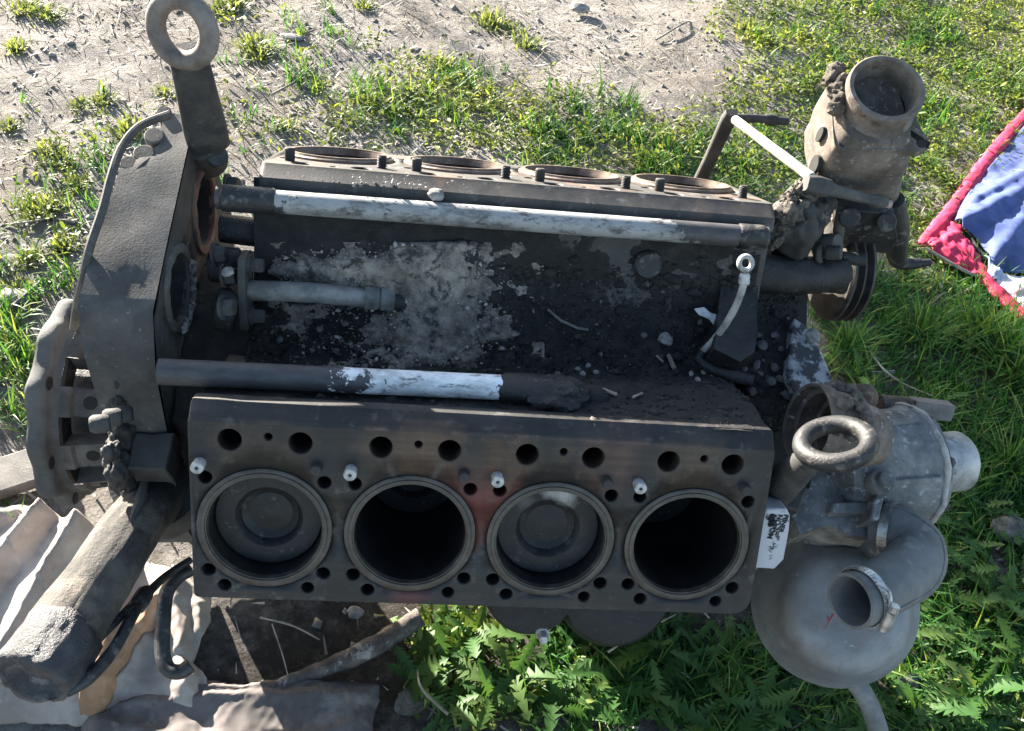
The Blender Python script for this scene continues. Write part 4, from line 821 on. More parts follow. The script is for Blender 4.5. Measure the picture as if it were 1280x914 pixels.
# jagged-leaved weeds growing too thickly to count
P = scatter(11000, WEED, 9.1, 5, bare=.8); k = 7
for q, (T, TF) in enumerate(JG):
    Pq = P[q::3]; base = np.repeat(Pq, k, 0); n = len(base); base[:, :2] += rng.normal(0, .012, (n, 2))
    V = leaves(base, rng.uniform(0, 6.28, n), rng.uniform(.15, 1.15, n), rng.normal(0, .35, n), rng.uniform(.024, .064, n), rng.uniform(.016, .032, n), T, rng.uniform(.3, 1.6, n))
    tint = np.repeat(.4 + .5 * nfield(Pq, 4, 1.7), k) + rng.normal(0, .15, n)
    o = bpy.data.objects.new('weed_growth', np_mesh('weed_growth', V, TF, tint, LM_weed)); C.objects.link(o)
    tag(o, ['dense jagged green weeds under and beside the engine', 'dense longer jagged weed leaves among the grass', 'dense short jagged weed leaves low in the shade'][q], 'weeds', kind='stuff')
# dry litter on the soil
n = 60000; P = cand(n); d, px = field(P, [(150, 200, 330, 260, 1.0), (450, 100, 250, 130, .9), (700, 120, 250, 120, .5), (380, 800, 140, 60, -.1), (1190, 350, 90, 60, .6)], .22)
keep = rng.uniform(0, 1, n) < d * np.clip(.55 + .9 * nfield(P, 5, 6.6), .1, 1); P = P[keep]; n = len(P); P[:, 2] = zat(P) + rng.uniform(.0, .007, n)
V, Fq = blades(P, rng.uniform(0, 6.28, n), rng.gamma(2.2, .012, n), rng.uniform(.0012, .0045, n), rng.normal(1.45, .18, n), rng.normal(0, .5, n), 3)
o = bpy.data.objects.new('straw_litter', np_mesh('straw_litter', V, Fq, rng.beta(2, 2, n), LM_straw)); C.objects.link(o)
tag(o, 'dry straw and leaf litter scattered on the pale soil', 'straw', kind='stuff'); print('straw', n)
# crumbs of soil
OCT = np.array([(1, 0, 0), (0, 1, 0), (-1, 0, 0), (0, -1, 0), (0, 0, 1), (0, 0, -1.)]); OCF = [(0, 1, 4), (1, 2, 4), (2, 3, 4), (3, 0, 4), (1, 0, 5), (2, 1, 5), (3, 2, 5), (0, 3, 5)]
def crumbs(base, r, flat=.6):
    n = len(base); a = rng.uniform(0, 6.28, n); s = r[:, None] * rng.uniform(.6, 1.4, (n, 3)); j = 1 + rng.normal(0, .22, (n, 6, 3))
    T = OCT[None] * j * s[:, None]; T[:, :, 2] *= flat; c_, s_ = np.cos(a)[:, None], np.sin(a)[:, None]
    return np.stack([T[:, :, 0] * c_ - T[:, :, 1] * s_, T[:, :, 0] * s_ + T[:, :, 1] * c_, T[:, :, 2]], 2) + base[:, None]
LM_crumb = leafmat('soil_crumb', (.10, .088, .075), (.20, .18, .16), (.38, .355, .33), 0, .95)
n = 16000; P = cand(n); P = P[rng.uniform(0, 1, n) < np.clip(.5 + nfield(P, 4, 3.3), 0, 1)]; P[:, 2] = zat(P) + .001; n = len(P)
o = bpy.data.objects.new('soil_crumbs', np_mesh('soil_crumbs', crumbs(P, rng.gamma(2, .0018, n)), OCF, rng.beta(2, 2, n), LM_crumb)); C.objects.link(o)
tag(o, 'crumbs of dry soil lying on the bare ground', 'soil', kind='stuff')

LMK = {'first cylinder': (331, 660), 'second cylinder': (511, 667), 'third cylinder': (687, 675), 'fourth cylinder': (859, 680), 'crusty brown pipe': (440, 815), 'canvas corner': (470, 860), 'domed cap': (1050, 765), 'drain hose': (1090, 890),
       'bolt under the deck': (678, 793), 'grey stone in the grass': (1262, 662), 'outlet spigot': (1215, 585), 'elbow hose': (1140, 690), 'lifting eye': (228, 38), 'back bolts of the housing': (178, 190), 'flywheel rim': (60, 480), 'breather line': (125, 270),
       'flat whitish stone': (366, 46), 'grey stone at the top edge': (724, 10), 'jacket tip': (1153, 304), 'jacket edging': (1256, 370), 'pump shaft': (1140, 508), 'grooved pulley': (1060, 350), 'lever post': (911, 140), 'thermostat neck': (1105, 118), 'far pipe end': (330, 200), 'top left corner': (0, 0), 'bottom right corner': (1280, 914)}
USED = set()
def where(x, y, head):
    c = sorted(LMK.items(), key=lambda kv: math.hypot(kv[1][0] - x, kv[1][1] - y))
    def rel(p):
        dx, dy = x - p[0], y - p[1]
        if abs(dx) > 2 * abs(dy): return 'right of' if dx > 0 else 'left of'
        if abs(dy) > 2 * abs(dx): return 'below' if dy > 0 else 'above'
        return ('below and ' if dy > 0 else 'above and ') + ('right of' if dx > 0 else 'left of')
    for a in range(5):
        for b_ in range(a + 1, 7):
            l = f"{head} {rel(c[a][1])} the {c[a][0]}, {rel(c[b_][1])} the {c[b_][0]}"
            if l not in USED and len(l.split()) <= 16: USED.add(l); return l
    return head
# single grass tufts on the bare soil
def tuft_mesh(seed, n, L, spread):
    r = np.random.default_rng(seed); b_ = np.zeros((n, 3)); b_[:, :2] = r.normal(0, spread, (n, 2)); a = np.arctan2(b_[:, 1], b_[:, 0]) + r.normal(0, .7, n)
    V, Fq = blades(b_, a, r.uniform(.45, 1.1, n) * L, r.uniform(.0028, .0062, n), np.abs(r.normal(.55, .35, n)), r.uniform(.1, 1.1, n)); return np_mesh('tuft', V, Fq, r.beta(2, 2, n), LM_tuft)
tufts = [tuft_mesh(s, 130, .027, .019) for s in range(5)]
for i, (x, y, s) in enumerate([(160, 165, 1.1), (60, 190, .9), (75, 205, .8), (250, 160, 0), (318, 60, 1.2), (325, 72, 1.0), (292, 8, 1.3), (275, 15, 1.0), (60, 18, 1.0), (30, 8, 1.1), (45, 270, 1.0), (65, 262, .9), (130, 125, .8), (205, 115, .7), (38, 330, .8), (12, 160, .7), (615, 28, 1.3), (640, 38, 1.0), (660, 58, 1.1), (550, 80, .9), (400, 112, .7), (80, 310, .9), (20, 370, .9), (360, 160, .7), (100, 130, .7), (455, 8, .8), (935, 45, 1.3), (955, 55, 1.1), (1000, 45, 1.1), (480, 135, .8), (95, 235, .8), (20, 60, .9)]):
    if s == 0: continue
    p = G(x, y); o = inst('grass_tuft', tufts[i % 5]); o.matrix_world = Matrix.Translation((p.x, p.y, hgt(p.x, p.y))) @ Matrix.Rotation(i * 1.9, 4, 'Z') @ Matrix.Scale(s * .95, 4)
    tag(o, where(x, y, 'grass tuft'), 'grass tuft', 'grass tufts on the bare soil')
# long-bladed clumps at the right, in and out of the shade
clump = [tuft_mesh(20 + s, 110, .15, .02) for s in range(3)]
for c_ in clump: c_.materials.clear(); c_.materials.append(LM_grass)
for i, (x, y, s) in enumerate([(1250, 440, 1.1), (1215, 420, .9), (1275, 480, 1.0), (1060, 440, .6), (1150, 420, .7), (1265, 590, .8)]):
    p = G(x, y); o = inst('grass_clump', clump[i % 3]); o.matrix_world = Matrix.Translation((p.x, p.y, hgt(p.x, p.y))) @ Matrix.Rotation(i * 1.3, 4, 'Z') @ Matrix.Scale(s, 4)
    tag(o, where(x, y, 'long grass clump'), 'grass clump', 'long grass clumps at the right')
# jagged-leaved weeds as plants with their leaves
lf = []
for q, (T, TF) in enumerate(JG):
    for s in range(2):
        n1_ = np.zeros((1, 3)); V = leaves(n1_, np.zeros(1), np.zeros(1), np.zeros(1), np.array([.062]), np.array([.036]), T, np.array([.25 + .25 * s])); lf.append(np_mesh('leaf', V, TF, np.array([.35 + .3 * s + .1 * q]), LM_weed))
st_me = MB(); st_me.tube([(0, 0, -.01), (0, 0, .03)], [.004, .002], 6); st_me = st_me.mesh('stem'); st_me.materials.append(LM_weed)
def weed(x, y, s, label, group, i, z=0):
    p = G(x, y); r = random.Random(i); o = bpy.data.objects.new('jagged_weed', None); C.objects.link(o); o.empty_display_size = .02; o.matrix_world = Matrix.Translation((p.x, p.y, hgt(p.x, p.y) + z)) @ Matrix.Scale(s, 4)
    tag(o, where(x, y, label), 'weed', group); inst('stem', st_me, o)
    for k in range(r.randint(7, 10)):
        inst('leaf', lf[r.randrange(6)], o, M=Matrix.Translation((0, 0, r.uniform(.0, .03))) @ Matrix.Rotation(2.4 * k + r.uniform(-.4, .4), 4, 'Z') @ Matrix.Rotation(-r.uniform(.1, 1.0), 4, 'Y') @ Matrix.Rotation(r.uniform(-.5, .5), 4, 'X') @ Matrix.Scale(r.uniform(.7, 1.15), 4))
for i, (x, y, s) in enumerate([(590, 800, 1.0), (560, 830, 1.0), (640, 850, 1.1), (520, 850, .8), (610, 880, 1.0), (560, 890, .9), (530, 790, .8), (690, 870, 1.0)]):
    weed(x, y, s, 'sunlit weed', 'sunlit weeds below the deck', i)
for i, (x, y, s) in enumerate([(760, 850, 1.1), (820, 880, 1.1), (880, 850, 1.0), (730, 900, 1.0), (940, 890, 1.0), (860, 905, 1.0), (780, 810, .8), (905, 820, .8)]):
    weed(x, y, s, 'shaded weed', 'shaded weeds left of the domed cap', 30 + i)
for i, (x, y, s) in enumerate([(1200, 720, 1.0), (1240, 760, 1.1), (1190, 800, 1.0), (1260, 830, 1.1), (1210, 870, 1.1), (1150, 890, 1.0), (1270, 690, .9), (1185, 660, .8), (1225, 640, .9)]):
    weed(x, y, s, 'shaded weed', 'shaded weeds right of the domed cap', 60 + i)
for i, (x, y, s) in enumerate([(1070, 478, .9), (1050, 465, .7)]): weed(x, y, s, 'bright weed', 'weeds behind the inlet neck', 90 + i)

# ------------------------------------------------------------------ things lying around
def gpoint(x, y, z=0): p = G(x, y, z); return Vector((p.x, p.y, z))
def stone(x, y, r, label, m='stone', fl=.55, seed=0, name='stone', cat='stone', group=None):
    p = gpoint(x, y, .01); mb = MB(); mb.blob((p.x, p.y, .004 + r[1] * .35), (r[0], r[1], r[1] * fl), seed + 50, .28, 1.3, 3); return tag(mb.build(name, M[m], sm=60), label, cat, group)
stone(724, 10, (.030, .022), 'grey stone on the bare soil at the top edge', 'stone', seed=1)
stone(366, 46, (.034, .016), 'flat whitish stone on soil right of the lifting eye', 'stone', .3, seed=2)
stone(1262, 662, (.034, .030), 'grey rounded stone in the grass right of the outlet spigot', 'stone_dark', seed=3)
stone(512, 878, (.022, .018), 'brown clod beside the canvas corner', 'mud', seed=4); stone(14, 372, (.03, .02), 'whitish stone at the left edge by the flywheel rim', 'stone', .4, seed=5)
stone(848, 150, (.010, .008), 'small bluish stone on soil behind the lever post', 'stone_dark', seed=6); stone(520, 62, (.016, .014), 'pale small stone between grass tufts behind the far deck', 'stone', seed=7)
stone(445, 765, (.012, .01), 'pale small stone just under the deck edge', 'stone', seed=8); stone(790, 856, (.012, .009), 'pale pebble among shaded weeds', 'stone', seed=9)
stone(1135, 850, (.020, .016), 'dark stone in the weeds right of the drain hose', 'stone_dark', seed=10)
def twig(pts, r, label, z=.012, m='straw'):
    mb = MB(); mb.tube(smooth_path([gpoint(x, y, z + .006 * math.sin(i * 2.1)) for i, (x, y) in enumerate(pts)]), [r, r * .9, r * .5], 7); return tag(mb.build('twig', M[m], sm=60), label, 'twig')
twig([(1088, 440), (1105, 462), (1130, 480), (1168, 496)], .0022, 'thin bent twig lying in the grass above the pump shaft', .03)
twig([(340, 118), (375, 98), (392, 75)], .003, 'dark twig on soil right of the lifting eye', .01, 'wood')
twig([(470, 150), (500, 120), (545, 114)], .0025, 'pale stalk on soil behind the far deck', .012)
twig([(820, 50), (850, 32), (862, 26)], .003, 'brown twig beside grass behind the lever post', .012, 'wood')
twig([(0, 282), (40, 277), (70, 270)], .0025, 'pale stalk at the left edge on soil', .01)
twig([(0, 395), (30, 370), (50, 352)], .003, 'dark stalk at the left edge above the flywheel rim', .012, 'wood')
twig([(340, 780), (352, 815), (360, 845)], .0012, 'dry stalk in the dark gap under the deck', .03); twig([(325, 772), (365, 782), (400, 800)], .0016, 'pale dry stalk lying in the dark gap', .025)
twig([(760, 815), (790, 795), (820, 780), (845, 768)], .002, 'pale stalk leaning under the deck among weeds', .06)
twig([(560, 893), (528, 862), (522, 838)], .0022, 'pale stem beside the canvas corner', .04)
# rusty pipe on the ground under the deck
mb = MB(); mb.tube(smooth_path([gpoint(318, 868, .014), gpoint(400, 838, .018), gpoint(460, 812, .022), gpoint(525, 772, .028)]), [.008, .012, .015, .014], 16); mb.subdiv(1); mb.rough(.0022, 50)
tag(mb.build('rusty_pipe', mat('flaky_rust_pipe', (.06, .05, .045), (.16, .125, .105), 50, .85, 0, .8, .003, [((.32, .28, .25), 40, .62, .08)]), sm=60), 'crusty brown pipe lying on soil under the near deck', 'pipe')
# plank at the left edge
mb = MB(); a = [gpoint(x, y, .03) for x, y in ((-60, 590), (60, 552), (68, 592), (-60, 634))]; mb.prism(a, (0, 0, -.022)); tag(mb.build('plank', M['wood'], bevel=.002), 'grey weathered plank end left of the flywheel rim', 'plank')
# canvas
def ridge(px, py, lines):
    h = 0
    for (x0, y0, x1, y1, wd, a) in lines:
        dx, dy = x1 - x0, y1 - y0; t = max(0, min(1, ((px - x0) * dx + (py - y0) * dy) / (dx * dx + dy * dy))); d_ = math.hypot(px - x0 - t * dx, py - y0 - t * dy); h = max(h, a * math.exp(-(d_ / wd) ** 1.45))
    return h
def sheet(name, rows, lines, z0, m, label, cat, nu=70, nv=60, amp=.004, fr=9, th=.003):
    """rows: (y, left x, right x) outline of the sheet on the ground, folds along lines"""
    mb = MB(); g = []
    ys = [r[0] for r in rows]
    for j in range(nv + 1):
        py = ys[0] + (ys[-1] - ys[0]) * j / nv; xl = np.interp(py, ys, [r[1] for r in rows]); xr = np.interp(py, ys, [r[2] for r in rows]); row = []
        for i in range(nu + 1):
            px = xl + (xr - xl) * i / nu; p = G(px, py, z0); nn = noise.fractal(Vector((p.x * fr, p.y * fr, 2 + z0 * 50)), .8, 2, 4)
            edge = min(i, nu - i, j, nv - j) / 10; drop = -z0 * .9 * max(0, 1 - edge) ** 1.5; px += 5 * noise.fractal(Vector((px * .02, py * .02, z0 * 30)), .8, 2, 4); p = G(px, py + 5 * noise.fractal(Vector((px * .025, py * .02, 9 + z0 * 30)), .8, 2, 4), z0); nn += .35 * (1 - 2 * abs(noise.noise(Vector((p.x * 22 + p.y * 9, p.y * 14, 4))))) + .25 * (1 - 2 * abs(noise.noise(Vector((p.x * 50, p.y * 38 - p.x * 20, 7)))))
            row.append(Vector((p.x, p.y, z0 + ridge(px, py, lines) + amp * nn + drop)))
        g.append(row)
    mb.grid(g); o = mb.build(name, m, sm=180)
    s = o.modifiers.new('thick', 'SOLIDIFY'); s.thickness = th; s.offset = -1; return tag(o, label, cat)
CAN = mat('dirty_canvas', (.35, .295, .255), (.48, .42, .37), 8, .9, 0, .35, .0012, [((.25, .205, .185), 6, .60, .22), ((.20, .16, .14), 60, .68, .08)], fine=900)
sheet('canvas_sheet', [(628, -90, 40), (660, -90, 120), (700, -90, 190), (735, -90, 262), (770, -90, 264), (800, -90, 252), (825, -90, 240), (850, -90, 262), (900, -90, 262)],
      [(62, 630, 20, 690, 15, .040), (20, 690, -50, 760, 15, .035), (112, 650, 60, 740, 18, .055), (60, 740, 10, 830, 22, .05), (160, 690, 120, 760, 14, .035), (120, 760, 70, 850, 16, .028), (90, 700, 50, 712, 6, .008), (185, 800, 150, 850, 10, .016), (215, 700, 235, 860, 20, .018), (250, 760, 262, 860, 14, .022), (30, 640, -60, 660, 12, .02)], .022, CAN, 'dirty off-white canvas bunched in folds under the exhaust pipe', 'canvas', 140, 120, .006, 9)
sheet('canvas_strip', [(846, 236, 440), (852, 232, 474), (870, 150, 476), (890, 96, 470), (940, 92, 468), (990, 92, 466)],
      [(236, 858, 400, 852, 6, .009), (400, 852, 474, 856, 8, .006), (150, 880, 300, 868, 9, .006), (300, 868, 470, 872, 12, .004), (330, 940, 470, 900, 16, .008), (120, 900, 260, 930, 10, .006), (430, 860, 455, 930, 9, .006)], .022, mat('shaded_grimy_canvas', (.10, .085, .08), (.19, .165, .155), 8, .9, 0, .35, .0012, [((.24, .205, .19), 14, .60, .14), ((.06, .05, .047), 40, .64, .1)], fine=900), 'canvas strip in colour darkened for shade and grime, lying flat along the bottom edge', 'canvas', 140, 60, .005, 9)  # darker copy of the canvas colour, for shade as well as grime
sheet('orange_cloth', [(722, 178, 200), (760, 150, 196), (800, 118, 176), (840, 100, 150), (884, 92, 122)], [(150, 730, 110, 880, 14, .012)], .052, mat('orange_cloth', (.40, .22, .12), (.52, .32, .20), 14, .9, 0, .3, .001, [((.45, .36, .33), 8, .55, .15)]), 'orange cloth scrap between exhaust pipe and hooked pipe', 'cloth', 40, 50, .004, 20, .002)

# jacket at the right edge
jk = bpy.data.objects.new('jacket', None); C.objects.link(jk); jk.location = gpoint(1240, 290, .0); jk.empty_display_size = .05; tag(jk, 'blue jacket with puffy pink-red edging spread on the grass', 'jacket')
bpy.context.view_layer.update()
JI = jk.matrix_world.inverted()
def jp(x, y, z): return JI @ gpoint(x, y, z)
RED = mat('pink_red_fabric', (.52, .012, .06), (.66, .03, .10), 14, .7, 0, .3, .0015, [])
BLUE = mat('blue_fabric', (.045, .07, .21), (.075, .11, .30), 12, .75, 0, .4, .002, [((.15, .19, .36), 10, .62, .16)])
LIN = mat('white_lining', (.50, .48, .52), (.70, .68, .72), 40, .8, 0, .6, .002, [((.65, .30, .36), 30, .60, .1)])
top = [(1153, 304), (1185, 268), (1206, 240), (1228, 208), (1252, 178), (1284, 142), (1340, 85), (1420, 0)]
bot = [(1200, 292), (1216, 318), (1232, 344), (1256, 370), (1284, 394), (1330, 430), (1420, 490)]
def puffy(pts, r, z, seed, n=9):
    P = smooth_path([jp(x, y, z) for x, y in pts], n); rr = [r * (.85 + .10 * abs(math.sin(i * .62 + seed)) + .16 * noise.noise(Vector((i * .3, seed, 0)))) * min(1, .45 + i * .14) for i in range(len(P))]
    mb = MB(); mb.tube(P, rr, 24); mb.subdiv(1); mb.rough(.0022, 60, seed); mb.rough(.0012, 160, seed + 3)
    for v_ in mb.bm.verts: v_.co.z = z - .006 + (v_.co.z - z) * .62
    return mb
puffy(top, .0195, .032, 1).build('edging', RED, jk, sm=70); puffy(bot, .019, .030, 2).build('edging', RED, jk, sm=70)
def patch(A, B, z0, amp, fr, seed, lines=(), nu=60, nv=44):
    a = smooth_path([Vector((x, y, 0)) for x, y in A], 8); b = smooth_path([Vector((x, y, 0)) for x, y in B], 8); g = []
    for j in range(nu + 1):
        pa = a[min(int(j / nu * (len(a) - 1)), len(a) - 1)]; pb = b[min(int(j / nu * (len(b) - 1)), len(b) - 1)]; row = []
        for i in range(nv + 1):
            q = pa.lerp(pb, i / nv); p = G(q.x, q.y, z0); nn = noise.fractal(Vector((p.x * fr, p.y * fr, seed)), .7, 2, 4); bulge = math.sin(math.pi * i / nv)
            row.append(JI @ Vector((p.x, p.y, z0 + amp * nn + ridge(q.x, q.y, lines) + .012 * bulge)))
        g.append(row)
    mb = MB(); mb.grid(g); return mb
def thick(o, t=.003): s = o.modifiers.new('thick', 'SOLIDIFY'); s.thickness = t; s.offset = -1; return o
thick(patch([(1192, 280), (1206, 250), (1228, 220), (1252, 190), (1284, 154), (1340, 96), (1420, 12)], [(1200, 288), (1218, 296), (1234, 316), (1244, 334), (1290, 342), (1340, 350), (1420, 360)], .034, .014, 6, 5, [(1205, 282, 1290, 235, 10, .014), (1240, 325, 1290, 260, 12, .016), (1215, 255, 1290, 215, 8, .010)]).build('shell', BLUE, jk, sm=180))
thick(patch([(1158, 304), (1176, 286), (1194, 276), (1204, 290)], [(1166, 314), (1186, 326), (1208, 338), (1222, 344)], .030, .010, 40, 8, [], 30, 20).build('pocket_lining', RED, jk, sm=180))
thick(patch([(1240, 334), (1262, 344), (1290, 346), (1340, 352), (1420, 362)], [(1246, 356), (1264, 374), (1290, 394), (1340, 432), (1420, 490)], .026, .008, 16, 3).build('lining', LIN, jk, sm=180))
thick(patch([(1196, 286), (1206, 288), (1222, 304), (1234, 322)], [(1206, 300), (1216, 314), (1228, 334), (1240, 344)], .018, .004, 30, 6, [], 20, 14).build('dark_opening', M['void'], jk, sm=180))
thick(patch([(1232, 318), (1240, 330), (1248, 338)], [(1234, 342), (1242, 348), (1252, 350)], .032, .006, 40, 4, [], 14, 10).build('torn_edge', mat('pale_blue_fabric', (.26, .33, .52), (.40, .46, .62), 30, .7), jk, sm=180))
zp = smooth_path([jp(1158, 311, .034), jp(1180, 324, .034), (jp(1204, 338, .032)), jp(1222, 346, .030)], 16)
mb = MB(); mb.tube(zp, .003, 6); zo = mb.build('zip_tape', M['straw'], jk)
mb = MB(); 
for i, p in enumerate(zp[::1]): mb.blob(p + Vector((0, 0, .003)), (.0022, .0014, .0018), i, 0, 1, 1)
tag(mb.build('zip_teeth', M['clamp'], zo), kind='stuff')

# ------------------------------------------------------------------ loose bits lying in the valley of the engine
from mathutils.bvhtree import BVHTree
vo = bpy.data.objects['valley_floor']; nv_ = len(vo.data.vertices); fo_ = bpy.data.objects['front_cover'].data
bvh = BVHTree.FromPolygons([v.co[:] for v in vo.data.vertices] + [v.co[:] for v in fo_.vertices], [p.vertices[:] for p in vo.data.polygons] + [[i + nv_ for i in p.vertices] for p in fo_.polygons])
def onv(px, py):
    loc, nrm, idx, dist = bvh.ray_cast(cp, ray(px, py).normalized()); return loc
def pebble(x, y, a, b_, label, m='stone_dark', seed=0, name='pebble', cat='pebble', group=None, fl=.7, z=None):
    p = onv(x, y) if z is None else E(x, y, 'z', z)
    if p is None: return
    s = .00095; mb = MB(); mb.blob(Vector((0, 0, 0)), (a * s, b_ * s, min(a, b_) * s * fl), seed, .25, 1.2, 3); o = mb.build(name, M[m], sm=60); o.matrix_world = MW @ Matrix.Translation(p + Vector((0, 0, min(a, b_) * s * fl * .6))) @ Matrix.Rotation(seed * 1.1, 4, 'Z'); tag(o, label, cat, group)
LMV = {'painted cover edge': (1020, 450), 'inlet neck rim': (1000, 500), 'fuel pipe foot': (878, 442), 'front bracket pillar': (918, 400), 'pipe elbow': (665, 480), 'oil pipe nut': (472, 372), 'oil pipe flange': (307, 363), 'white pebble on the cover corner': (1014, 422), 'near coolant pipe': (430, 474), 'pale angular stone': (831, 426), 'near deck corner': (968, 545), 'oily pipe run': (910, 468)}
def wherev(x, y, head, a):
    global LMK
    keep = LMK; LMK = LMV; l = where(x, y, head if a < 7.5 else 'bigger ' + head); LMK = keep; return l
g_ = 'dusty pebbles at the front end of the valley'; l_ = 'dusty grey pebble in the heap behind the pump inlet neck'
for i, (x, y, a, b_) in enumerate([(952, 433, 8, 6.5), (945, 457, 8, 4.5), (967, 461, 6.5, 5.5), (983, 457, 5.5, 6), (997, 458, 6, 5.5), (1003, 433, 7, 6), (962, 478, 8, 7), (984, 495, 6, 10), (975, 437, 4, 4), (948, 420, 5, 3), (968, 420, 5, 6), (950, 467, 5, 3), (930, 462, 5, 3), (1000, 445, 6, 4), (975, 475, 6, 5), (990, 475, 5, 6), (940, 490, 6, 5)]):
    pebble(x, y, a, b_, wherev(x, y, 'dusty pebble', a), 'stone_dark', i, group=g_)
pebble(1014, 422, 10, 9, 'large whitish pebble on the corner of the front cover', 'stone', 30, z=.228)
pebble(831, 426, 9, 9, 'pale angular stone in the black dirt left of the bent fuel pipe', 'stone', 31); pebble(805, 420, 5, 4, 'small grey stone just left of the pale angular stone', 'stone_dark', 32)
pebble(741, 530, 7, 6, 'white lump on the dirt right above the near deck', 'grit', 33); pebble(545, 245, 10, 8, 'white lump lodged between far pipe and far deck', 'stone', 34, z=.318)
pebble(285, 341, 7, 6, 'white lump beside the oil pipe flange', 'stone', 35, z=.29); pebble(697, 470, 6, 4, 'dark lump on the dirt beside the pipe elbow', 'stone_dark', 36)
for i, (x, y) in enumerate([(722, 462), (735, 458), (728, 468), (745, 466)]): pebble(x, y, 4, 3.2, wherev(x, y, 'tiny pale pebble', 4), 'stone', 40 + i, group='tiny pebbles right of the pipe elbow')
for i, (x, y) in enumerate([(864, 468), (880, 466), (892, 469), (872, 476)]): pebble(x, y, 4.5, 3.2, wherev(x, y, 'tiny pale pebble', 4), 'stone', 50 + i, group='tiny pebbles below the fuel pipe')
for i, (x, y) in enumerate([(386, 404), (372, 411), (400, 412), (432, 405), (350, 425), (420, 440)]): pebble(x, y, 5, 4, wherev(x, y, 'small dark stone', 5), 'stone_dark', 60 + i, group='stones under the oil pipe')
def chip(pts, r, label, m='straw', lift=.003):
    P = [onv(x, y) for x, y in pts]
    if any(p is None for p in P): return
    mb = MB(); mb.tube([MW @ (p + Vector((0, 0, lift))) for p in P], r, 6); tag(mb.build('splinter', M[m], sm=60), label, 'splinter')
chip([(684, 388), (700, 402), (722, 412), (735, 414)], .0018, 'thin brown twig lying across the dirt in mid valley', 'wood'); chip([(835, 446), (842, 462)], .003, 'pale splinter below the angular stone')
chip([(752, 488), (770, 495)], .002, 'pale splinter above the third cylinder'); chip([(790, 498), (802, 493)], .0016, 'short pale splinter above the fourth cylinder'); chip([(820, 446), (828, 454)], .0015, 'short splinter left of the longer pale one')
# scrap of white plastic by the fuel pipe
sc = [(868, 386), (880, 384), (888, 391), (898, 394), (902, 404), (893, 406), (886, 398), (874, 393)]
mb = MB(); mb.prism([MW @ (E(x, y, 'z', .242 + .006 * math.sin(i))) for i, (x, y) in enumerate(sc)], (0, 0, -.0012)); tag(mb.build('plastic_scrap', mat('white_scrap', (.42, .44, .46), (.6, .6, .6), 60, .6), bevel=0), 'white plastic scrap behind the bent fuel pipe', 'scrap')
# pale grit heaped in the valley
def gmask(x, y):
    m = 0
    for cx_, cy_, rx, ry, a in ((430, 338, 70, 18, 1.15), (515, 343, 70, 26, 1.1), (560, 322, 42, 20, 1.1), (560, 385, 48, 48, 1.25), (535, 430, 55, 30, .9), (450, 375, 90, 25, .4), (480, 430, 60, 25, .5)): m += a * math.exp(-((x - cx_) / rx) ** 2 - ((y - cy_) / ry) ** 2)
    return m
g = []
for j in range(64):
    row = []
    for i in range(110):
        x, y = 335 + 345 * i / 109, 303 + 160 * j / 63; p = onv(x, y); k_ = gmask(x, y) + .75 * noise.fractal(Vector((x * .028, y * .04, 1)), .8, 2, 5)
        row.append(MW @ (p + Vector((0, -.4, .9)) * (.0035 + .010 * (min(k_, 1.1) - .62) + .0022 * noise.fractal(p * 160, .8, 2, 3))))
    g.append(row)
mb = MB(); mb.grid(g); tag(mb.build('grit_heap', M['grit'], sm=180), 'pale grit and mortar dust heaped in the valley', 'grit', kind='stuff')
LM_grit = leafmat('grit_bits', (.09, .08, .07), (.24, .22, .20), (.46, .43, .40), 0, .95); LM_black = leafmat('black_crumb', (.016, .0145, .0135), (.038, .034, .031), (.12, .11, .10), 0, .9)
pts, tn = [], []
while len(pts) < 2600:
    x, y = rng.uniform(345, 630), rng.uniform(305, 462)
    if rng.uniform() < gmask(x, y) * .9: p = onv(x, y); pts.append(MW @ (p + Vector((0, -.0015, .005)))); tn.append(rng.beta(2, 2.4))
while len(pts) < 2900: pts.append(MW @ E(rng.normal(465, 45), rng.normal(236, 8), 'fv', .128)); tn.append(rng.beta(2.5, 1.6))
n = len(pts); o = bpy.data.objects.new('grit_grains', np_mesh('grit_grains', crumbs(np.array(pts), rng.gamma(1.6, .0006, n), .8), OCF, np.array(tn), LM_grit)); C.objects.link(o); tag(o, 'pale grains of grit strewn over the valley heap', 'grit', kind='stuff')
pts, tn = [], []
while len(pts) < 9000:
    x, y = rng.uniform(250, 1000), rng.uniform(330, 540); p = onv(x, y)
    if p is not None and (p.z < .26 or rng.uniform() < .25): pts.append(MW @ (p + Vector((0, 0, .0005)))); tn.append(rng.beta(1.6, 3.5) if rng.uniform() > .03 else 1)
n = len(pts); o = bpy.data.objects.new('dirt_crumbs', np_mesh('dirt_crumbs', crumbs(np.array(pts), rng.gamma(1.6, .00075, n), .8), OCF, np.array(tn), LM_black)); C.objects.link(o); tag(o, 'black oily crumbs of dirt covering the valley', 'dirt', kind='stuff')
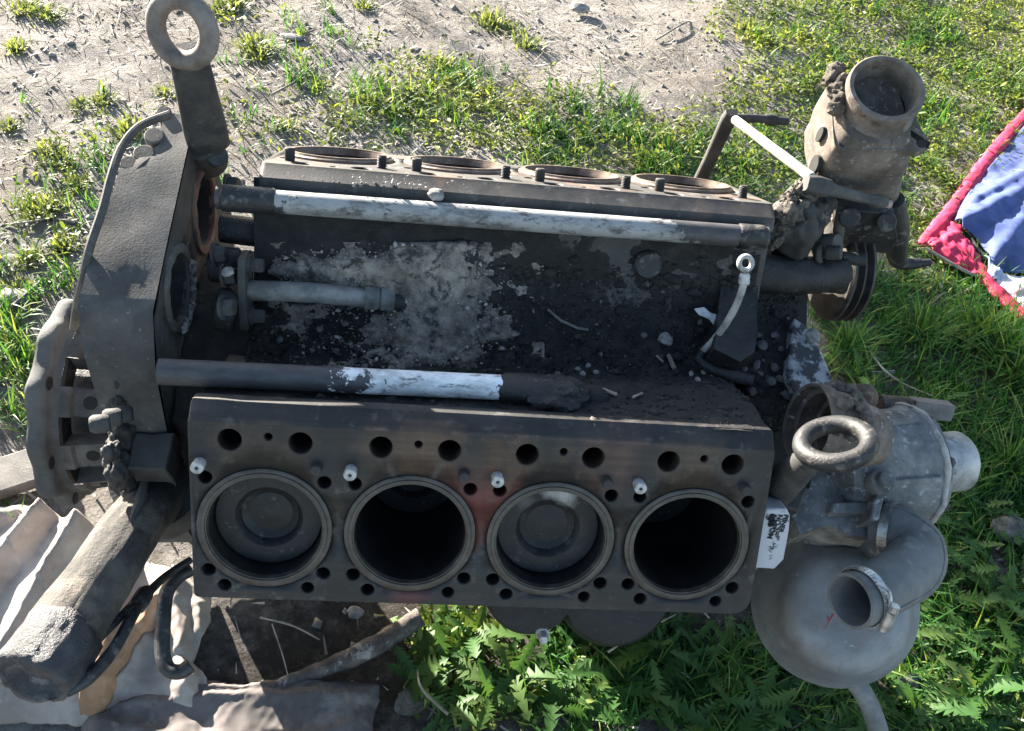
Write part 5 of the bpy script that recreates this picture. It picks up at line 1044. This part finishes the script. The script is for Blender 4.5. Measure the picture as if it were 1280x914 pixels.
# unseen tree added towards the sun, its crown shaped to shade the lawn
pdir = Vector((-sun_dir.x, -sun_dir.y, 0)).normalized(); pside = Vector((-pdir.y, pdir.x, 0)); te = math.tan(elev)
TD = 9.0; base = pdir * (-.10 - TD) + pside * .92; z0_ = TD * te
tr_ = bpy.data.objects.new('added_shade_tree', None); C.objects.link(tr_); tr_.location = (base.x, base.y, hgt(base.x, base.y)); tag(tr_, 'unseen slim tree added behind the engine, its narrow dense crown shading the lawn', 'tree')
mb = MB(); mb.tube([(0, 0, -.05), (.01, 0, z0_ * .5), (-.01, .01, z0_ * .9), (0, 0, z0_ + 1.7)], [.020, .016, .012, .003], 10)
for k in range(16): a = k * 2.4; z = z0_ - .1 + .1 * k; mb.tube([(0, 0, z), (.12 * math.cos(a), .12 * math.sin(a), z + .12), (.24 * math.cos(a), .24 * math.sin(a), z + .3)], [.008, .005, .002], 6)
mb.build('trunk', M['wood'], tr_)
n = 12000; z = rng.uniform(0, 1, n); rr = np.sqrt(rng.uniform(.05, 1, n)) * .36 * (1 - .55 * np.clip(z - .55, 0, 1)); a = rng.uniform(0, 6.28, n)
P = np.stack([rr * np.cos(a), rr * np.sin(a), z0_ + 1.9 * z], 1)
V = leaves(P, rng.uniform(0, 6.28, n), rng.uniform(-.8, .8, n), rng.normal(0, .6, n), rng.uniform(.03, .055, n), rng.uniform(.02, .036, n), OV, rng.uniform(.1, .5, n))
o = bpy.data.objects.new('crown', np_mesh('crown', V, OVF, rng.beta(2, 2, n), LM_weed)); C.objects.link(o); o.parent = tr_
mb = MB()
for k in range(150):
    x, y = rng.uniform(440, 980), rng.choice([rng.normal(345, 14), rng.normal(505, 14), rng.uniform(350, 500)]); p = onv(x, y)
    if p is not None: r_ = float(rng.gamma(3, .0013)); mb.blob(MW @ (p + Vector((0, 0, -r_ * .1))), (r_ * 1.3, r_, r_ * .8), k, .45, 1.6, 2)
tag(mb.build('dirt_clods', M['dirt'], sm=70), 'oily black clods caked in the valley corners', 'dirt', kind='stuff')
